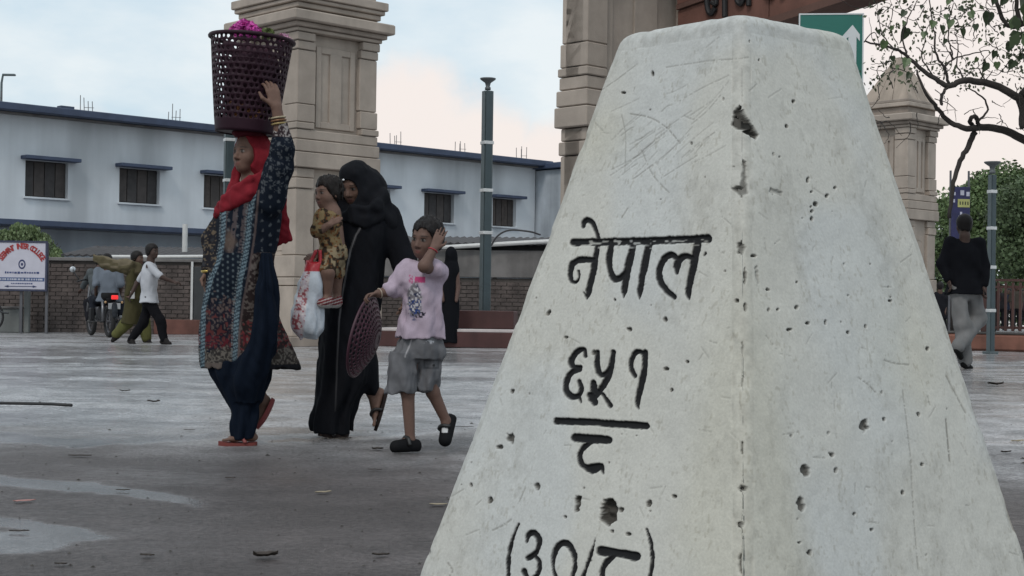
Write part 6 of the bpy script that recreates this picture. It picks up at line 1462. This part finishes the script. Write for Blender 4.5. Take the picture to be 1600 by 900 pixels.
def far_people():
    # man in white walking right
    g = Fig('man in white T-shirt and black trousers striding right past the brick wall', 23.3, 236, 538, .011)
    figure(g, (238, 393, 0, 62, .235), [(233, 416, -.17), (236, 413, .16)], [[(252, 433, -.24), (270, 440, -.22), (285, 442, -.2)], [(214, 442, .2), (206, 458, .12), (202, 466, .1)]], [(231, 467, -.08), (234, 467, .08)],
           [[(250, 500, -.08), (257, 530, -.06), (265, 537, -.1)], [(225, 503, .08), (205, 529, .1), (209, 537, .05)]], (.42, .43, .46), (.008, .008, .010), skin=(.055, .034, .028), sleeve=.42, tr=.075, sr=.058)
    # woman in olive with streaming scarf
    g = Fig('woman in olive green tunic and scarf walking beside the man in white', 24.1, 205, 537, .012)
    H = figure(g, (215, 404, 0, 70, .23), [(205, 424, -.16), (216, 422, .14)], [[(205, 446, -.2), (199, 463, -.22), (208, 462, -.25)], [(226, 446, .15), (232, 462, .1), (238, 466, .1)]], [(206, 468, -.08), (214, 468, .08)],
           [[(200, 503, -.06), (182, 522, -.02), (176, 532, -.04)], [(225, 503, .08), (229, 528, .08), (236, 537, .05)]], (.058, .052, .026), (.105, .105, .040), sleeve=.9, hem=(205, 506, 0), tr=.10, sr=.065, skin=(.11, .065, .05), shirt_name='tunic', waist=1.05)
    F = g.field([g.J(140, 435, -.3), g.J(225, 390, .2)], .1); J = g.J
    for (o, r_) in ((-4, .05), (2, .06), (8, .05)): F.chain([J(216, 420 + o * .5, -.1), J(198, 416 + o, -.18), J(178, 412 + o * .9, -.2), J(160, 407 + o * .7, -.2), J(147, 401 + o * .6, -.18)], [.07, .07, r_, r_ * .9, .03], .03)
    F.chain([J(214, 414, -.12), J(206, 412, -.2), J(200, 416, -.2)], [.05, .05, .04], .03); F.wrinkle(.02, 9, 9, 4); F.build('scarf', SILKY, g.t, lambda v, c: paintmix(c, sstep(.5, .7, vnoise(v[:, 0] * 9, v[:, 1] * 9, v[:, 2] * 22, 4)), (.15, .125, .085)), 1, (.085, .072, .042))
    MB().box(tuple(J(207, 461, -.27)), (.035, .012, .06), .3, .004).build('phone', mat('phone_white', (.5, .5, .5), .4), g.t)
    # pillion rider and rider
    g = Fig('motorcycle passenger in grey-blue shirt, seen from behind', 27.2, 172, 470, .013, base=.45)
    figure(g, (168, 407, .05, 165, .235), [(152, 424, .05), (186, 424, .0)], [[(150, 446, -.1), (150, 462, .15), (150, 466, .3)], [(190, 446, -.05), (187, 462, .15), (184, 466, .3)]], [(162, 466, 0), (178, 466, 0)],
           [[(146, 470, .35), (146, 492, .15), (143, 494, .3)], [(186, 474, .38), (188, 492, .2), (186, 496, .35)]], (.135, .155, .185), (.014, .016, .022), shoe=(.40, .40, .40), sleeve=.45, sr=.075, waist=1.15)
    g = Fig('motorcycle rider in dull grey shirt in front of the passenger', 27.75, 152, 468, .013, base=.45)
    figure(g, (157, 408, .1, 170, .23), [(142, 425, .05), (168, 424, .1)], [[(134, 440, .25), (127, 453, .5), (124, 455, .58)], [(168, 442, .3), (160, 455, .5), (157, 456, .58)]], [(150, 464, 0), (164, 464, 0)],
           [[(137, 474, .4), (139, 498, .25), (137, 500, .4)], [(158, 474, .4), (158, 498, .3), (157, 500, .4)]], (.085, .095, .10), (.014, .014, .018), sleeve=.8, sr=.07, shoe=(.1, .1, .1))
    # man at the right, seen from behind
    g = Fig('man in black shirt and grey trousers walking away at the right', 18.2, 1508, 578, .0095)
    figure(g, (1506, 352, 0, 188, .245), [(1484, 381, .02), (1529, 381, 0)], [[(1472, 414, .02), (1482, 440, -.05), (1486, 450, -.1)], [(1538, 416, .0), (1536, 448, -.08), (1535, 462, -.1)]], [(1495, 452, 0), (1521, 452, 0)],
           [[(1504, 508, -.05), (1508, 564, .02), (1516, 575, .16)], [(1527, 500, .12), (1497, 541, -.2), (1501, 558, -.12)]], (.007, .0075, .010), (.185, .185, .185), sleeve=.92, sr=.072, tr=.098, waist=1.12, skin=(.07, .045, .037), shoe=(.012, .012, .012),
           tpaint=lambda v, c: c * (.78 + .44 * vnoise(v[:, 0] * 7, v[:, 1] * 7, v[:, 2] * 7, 5))[:, None])
    # child beyond him
    g = Fig('child in dark clothes half hidden behind the boundary stone at right', 33, 1468, 535, .016)
    figure(g, (1469, 448, 0, 150, .20), [(1463, 460, 0), (1476, 460, 0)], [[(1461, 474, 0), (1462, 487, -.1), (1463, 494, -.1)], [(1478, 474, 0), (1477, 487, -.1), (1476, 494, -.1)]], [(1466, 494, 0), (1473, 494, 0)], [[(1466, 513, 0), (1466, 530, 0), (1466, 534, -.15)], [(1474, 513, 0), (1475, 530, 0), (1475, 534, -.15)]], (.012, .012, .015), (.012, .012, .014), sleeve=.5)
    # distant standing people behind the fence
    cols_ = [(.02, .018, .02), (.05, .02, .02), (.015, .02, .035), (.07, .06, .05), (.03, .02, .03)]
    who = ['second person from the left standing beyond the brown railing', 'leftmost person standing beyond the brown railing', 'middle person in dark blue beyond the brown railing', 'person in pale brown top beyond the brown railing', 'rightmost person beyond the brown railing at the picture edge']
    for i, (px, Y, yw) in enumerate(((1563, 52, 10), (1551, 50, 160), (1577, 54, -40), (1588, 50, 30), (1599, 53, -20))):
        s = FPX / Y; hy = 472 + (px - 800) * .014; fy = hy + .75 * s; Hh = (1.55, 1.62, 1.5, 1.6, 1.45)[i]; zz = lambda m: fy - m * s * Hh / 1.6; xx = lambda m: px + m * s
        g = Fig('', Y, px, fy, .022, 'people beyond the brown railing'); g.t['label'] = who[i]
        figure(g, (px, zz(1.48), 0, yw, .22), [(xx(-.17), zz(1.3), 0), (xx(.17), zz(1.3), 0)], [[(xx(-.22), zz(1.05), 0), (xx(-.2), zz(.82), -.1), (xx(-.2), zz(.72), -.1)], [(xx(.22), zz(1.05), 0), (xx(.2), zz(.82), -.1), (xx(.2), zz(.72), -.1)]], [(xx(-.09), zz(.82), 0), (xx(.09), zz(.82), 0)],
               [[(xx(-.1), zz(.45), 0), (xx(-.1), zz(.08), 0), (xx(-.1), zz(.03), -.15)], [(xx(.1), zz(.45), 0), (xx(.1), zz(.08), 0), (xx(.1), zz(.03), -.15)]], cols_[i], (.015, .015, .018), sleeve=.6)
    # robed woman behind the child
    g = Fig('distant woman in black robe mostly hidden behind the child in pink', 24.0, 702, 541, .013); J = g.J
    H = Head(J(706, 397), R(150), 0, 0, .22); F = g.field([J(680, 541, -.3), J(724, 380, .3)], .06); H.build(F); H.cone(F, (-.02, 0, -.05), (0, 0, -.2), .05, .08, .02); F.cone(J(704, 425), J(702, 480), .12, .12, .04); F.chain([J(698, 480, 0), J(698, 535, 0)], [.08, .05], .03); F.chain([J(706, 480, 0), J(707, 535, 0)], [.08, .05], .03); F.chain([J(694, 424, 0), J(690, 450, -.05), J(692, 470, -.15)], [.05, .04, .03], .02); F.chain([J(713, 424, 0), J(716, 450, -.05), J(713, 470, -.15)], [.05, .04, .03], .02)
    F.build('body', SKIN, g.t, lambda v, c: H.paint(v, c), 1, (.1, .06, .05))
    F = g.field([J(675, 545, -.3), J(730, 375, .3)], .06); F.loft(g.loftpx([(412, 698, 714, .10), (420, 692, 717, .13), (440, 689, 716, .14), (470, 688, 717, .15), (500, 688, 717, .16), (536, 686, 717, .17)]), .02); H.ell(F, (-.02, 0, .0), (.12, .10, .13), .02); F.chain([J(706, 405, 0), J(704, 425, 0)], [.09, .12], .04); H.ell(F, (.11, 0, -.01), (.08, .06, .08), .01, '-'); F.wrinkle(.014, 9, 3, 5); F.build('robe', CLOTH, g.t, None, 1, (.007, .0075, .010))
far_people()

# ------------------------------------------------------------ motorcycle seen from behind
def motorcycle():
    rw = P(171, 521, 27.0); fw = P(139, 518, 28.25); rw.z = fw.z = 0; d = (fw - rw).normalized(); rz = math.atan2(d.y, d.x)
    t = thing('motorcycle', 'black motorcycle with lit red tail lamp carrying two riders', 'motorcycle', rw, rz)
    blk = mat('bike_black', (.012, .012, .014), .35, .15); chrome = mat('bike_metal', (.16, .16, .17), .35, .1, metal=.7)
    wheel(t, (0, 0, .29), .25, .045); wheel(t, (1.27, 0, .29), .25, .04)
    MB().tube(catmull([(-.05, 0, .66), (.3, 0, .62), (.65, 0, .60), (1.0, 0, .82), (1.05, 0, .9)], 4), .035, 8).tube([(.65, 0, .6), (.6, 0, .3)], .035, 8).tube([(.0, -.1, .29), (.6, -.08, .32)], .025, 8).tube([(.0, .1, .29), (.6, .08, .32)], .025, 8).build('frame', blk, t, True)
    F = Field((.55, -.2, .6), (1.1, .2, 1.05), .014); F.ell((.82, 0, .80), (.24, .13, .13), .02); F.build('fuel_tank', vmat('tank_paint', .3, 0, 10, .5), t, None, 1, (.012, .013, .02))
    F = Field((-.35, -.2, .55), (.75, .2, .95), .014); F.chain([(-.2, 0, .80), (.15, 0, .76), (.6, 0, .74)], [.10, .12, .10], .03); F.half((0, 0, .82), (0, 0, 1)); F.build('seat', SHOE, t, None, 1, (.014, .014, .015))
    MB().box((.55, 0, .42), (.16, .14, .14), 0, .03).build('engine', chrome, t)
    for y in (-.12, .12): MB().tube([(0, y, .30), (.04, y, .66)], .03, 8).build('shock_absorber', chrome, t, True)
    for y in (-.09, .09): MB().tube([(1.27, y, .29), (1.08, y, .95)], .028, 8).build('fork', chrome, t, True)
    MB().tube(catmull([(.9, -.38, 1.02), (1.0, -.2, 1.06), (1.05, 0, 1.02), (1.0, .2, 1.06), (.9, .38, 1.02)], 4), .016, 6).build('handlebar', blk, t, True)
    for y in (-.40, .40):
        MB().tube([(.97, y * .8, 1.04), (.99, y * 1.10, 1.24)], .012, 5).build('mirror_stem', blk, t)
        m = MB().lathe([(.001, 0), (.05, .004), (.058, .012), (.05, .022), (.001, .03)], 14).build('mirror', mat('mirror_glass', (.5, .52, .54), .15, .05, metal=.6), t, True)
        m.location = (.97, y * 1.12, 1.25); m.rotation_euler = (0, R(-90), 0)
    F = Field((-.45, -.15, .5), (.1, .15, .95), .012); F.chain([(-.08, 0, .70), (-.26, 0, .74)], [.085, .06], .02); F.build('tail_cowl', SHOE, t, None, 1, (.012, .012, .014))
    MB().box((-.315, 0, .735), (.02, .06, .038), 0, .02).build('tail_lamp', mat('tail_red', (.75, .03, .03), .3, .05, emit=.6), t)
    MB().box((-.30, 0, .575), (.008, .11, .055), 0, .004).build('number_plate', mat('plate_white', (.36, .37, .38), .5), t)
    F = Field((-.4, -.12, .15), (.3, .12, .7), .014); F.chain([(-.28, 0, .60), (-.33, 0, .48), (-.34, 0, .40)], [.055, .05, .045], .02); F.build('rear_mudguard', SHOE, t, None, 1, (.03, .034, .04))
    for y in (-.15, .15): MB().lathe([(.001, 0), (.022, .01), (.022, .04), (.001, .05)], 10, (-.26, y, .62)).build('indicator', mat('indicator_amber', (.4, .25, .12), .3), t, True)
    MB().tube(catmull([(.5, -.14, .26), (.1, -.17, .26), (-.28, -.18, .34)], 4), [.025, .03, .035, .04, .045, .045, .045, .045, .04][:9], 10).build('exhaust', chrome, t, True)
    MB().box((.35, .24, .42), (.05, .05, .12), 0, .02).build('leg_guard', blk, t)
    MB().tube([(.2, .22, .30), (.55, .22, .28)], .015, 6).build('footrest', blk, t)
motorcycle()

# ------------------------------------------------------------ dark clipped hedge closing the view at the right
hd = thing('clipped_hedge', 'long dark hedge closing the view beyond the railing and people', 'hedge', (P(1560, 480, 64).x, 64, 0))
leaf_cloud('foliage', M_LEAFD, hd, [(x, random.uniform(-.4, .4), z) for x in np.arange(-6, 9, .6) for z in (.5, 1.3, 2.0)], [.75] * (len(np.arange(-6, 9, .6)) * 3), 15000, .22, 31, 1, .2)
b = MB()
for x in np.arange(-6, 9, 1.2): b.tube([(x, 0, 0), (x, .1, 1.8)], .06, 5)
b.build('stems', M_BARK, hd)

# ------------------------------------------------------------ litter on the wet ground
def litter():
    M1 = mat('dead_leaf', (.035, .026, .020), .8, .4, 30); M2 = mat('pale_leaf', (.30, .25, .17), .8, .3, 30); M3 = mat('pink_scrap', (.40, .20, .18), .8, .2, 20); M4 = mat('twig_bark', (.03, .024, .02), .9, .3, 30)
    def leafshape(L_, W_, curl, seed):
        r = random.Random(seed); n = 7; v = []; f = []
        for i in range(n + 1):
            u = i / n; w = W_ * math.sin(math.pi * min(.98, u * .92 + .06)) ** .8; z = curl * .35 * ((u - .45) ** 2) * 2.2 + r.uniform(0, .2) * curl
            v += [((u - .5) * L_, -w, z + curl * .3 + r.uniform(0, .2) * curl), ((u - .5) * L_, 0, z), ((u - .5) * L_, w, z + curl * .30)]
        for i in range(n):
            for k in (0, 1): f.append((i * 3 + k, i * 3 + k + 1, i * 3 + k + 4, i * 3 + k + 3))
        return v, f
    items = [(415, 872, .10, .035, .05, M1, 'crumpled dark leaf in the foreground left of the boundary stone'), (192, 766, .075, .012, .012, M1, 'dark twig-like leaf lying on the bright wet streak'), (38, 783, .11, .02, .012, M3, 'pinkish paper scrap on the ground at the far left'), (30, 830, .09, .012, .012, M1, 'slim dark leaf in the lowest left puddle'),
             (125, 714, .15, .018, .015, M1, 'flat dark leaf strip on the ground left of the basket carrier'), (296, 673, .09, .012, .008, M1, 'narrow dark leaf behind the basket carrier\'s feet'), (195, 613, .12, .03, .03, M1, 'small dark clump on the ground at left, below the motorcycle'), (240, 631, .13, .012, .05, M1, 'forked dark twig right of the small clump at left'),
             (590, 703, .08, .035, .03, M1, 'dark clod beside the front foot of the child'), (586, 736, .09, .012, .01, M1, 'thin leaf on the ground below the child'), (505, 772, .09, .02, .015, M2, 'pale leaf on the ground below the woman in black'), (685, 794, .09, .02, .012, M2, 'pale leaf touching the left edge of the boundary stone'), (595, 873, .07, .016, .02, M1, 'dark curled leaf close to the stone base at the bottom'),
             (540, 686, .10, .02, .02, M1, 'dark scrap right of the sandal of the woman in black'), (725, 668, .16, .010, .01, M1, 'thin dark strip on the ground right of the child'), (230, 870, .06, .016, .015, M1, 'small dark leaf in the foreground near the left puddle'), (495, 547, .3, .03, .02, M1, 'dark strip lying below the carrier bag'),
             (1556, 603, .22, .06, .08, M1, 'dark crumpled leaves right of the boundary stone'), (1590, 690, .12, .03, .03, M2, 'pale scrap on the ground at the right edge'), (1572, 708, .10, .02, .03, M1, 'dark leaf on the ground right of the boundary stone'), (95, 880, .05, .012, .012, M1, 'tiny dark leaf at the bottom left'), (360, 748, .06, .014, .014, M1, 'tiny dark scrap on the ground below the basket carrier')]
    for i, (px, py, L_, W_, cu, m, lab) in enumerate(items):
        p = G(px, py); v, f = leafshape(L_ * .72, W_ * .8, cu * .55, i); me = bpy.data.meshes.new('fallen_leaf'); me.from_pydata(v, [], f); me.materials.append(m)
        o = link('fallen_leaf' if m is not M3 else 'paper_scrap', me); o.location = (p.x, p.y, gz(p.x, p.y) + .006); o.rotation_euler = (0, 0, random.uniform(-.5, .5)); sd = o.modifiers.new('t', 'SOLIDIFY'); sd.thickness = .0012; tag(o, lab, 'paper' if m is M3 else 'leaf', 'litter on the wet ground')
    # crumbs of grit and leaf, beyond counting
    v = []; f = []; r = np.random.default_rng(5)
    for i in range(420):
        Y = 3.6 * (12 / 3.6) ** r.random(); x = r.uniform(-.36, .36) * Y; s = r.uniform(.0015, .006) * (2.0 if r.random() < .08 else 1); a = r.uniform(0, 6.28); n = len(v); z = gz(x, Y) + .002
        for k in range(3): v.append((x + s * math.cos(a + k * 2.1) * 1.6, Y + s * math.sin(a + k * 2.1), z))
        v.append((x, Y, z + s * .8)); f += [(n, n + 1, n + 3), (n + 1, n + 2, n + 3), (n + 2, n, n + 3)]
    o = mesh('grit', v, f, mat('grit', (.05, .045, .04), .9, .6, 3)); tag(o, 'scattered grit and leaf crumbs on the wet ground', 'grit', None, 'stuff')
litter()
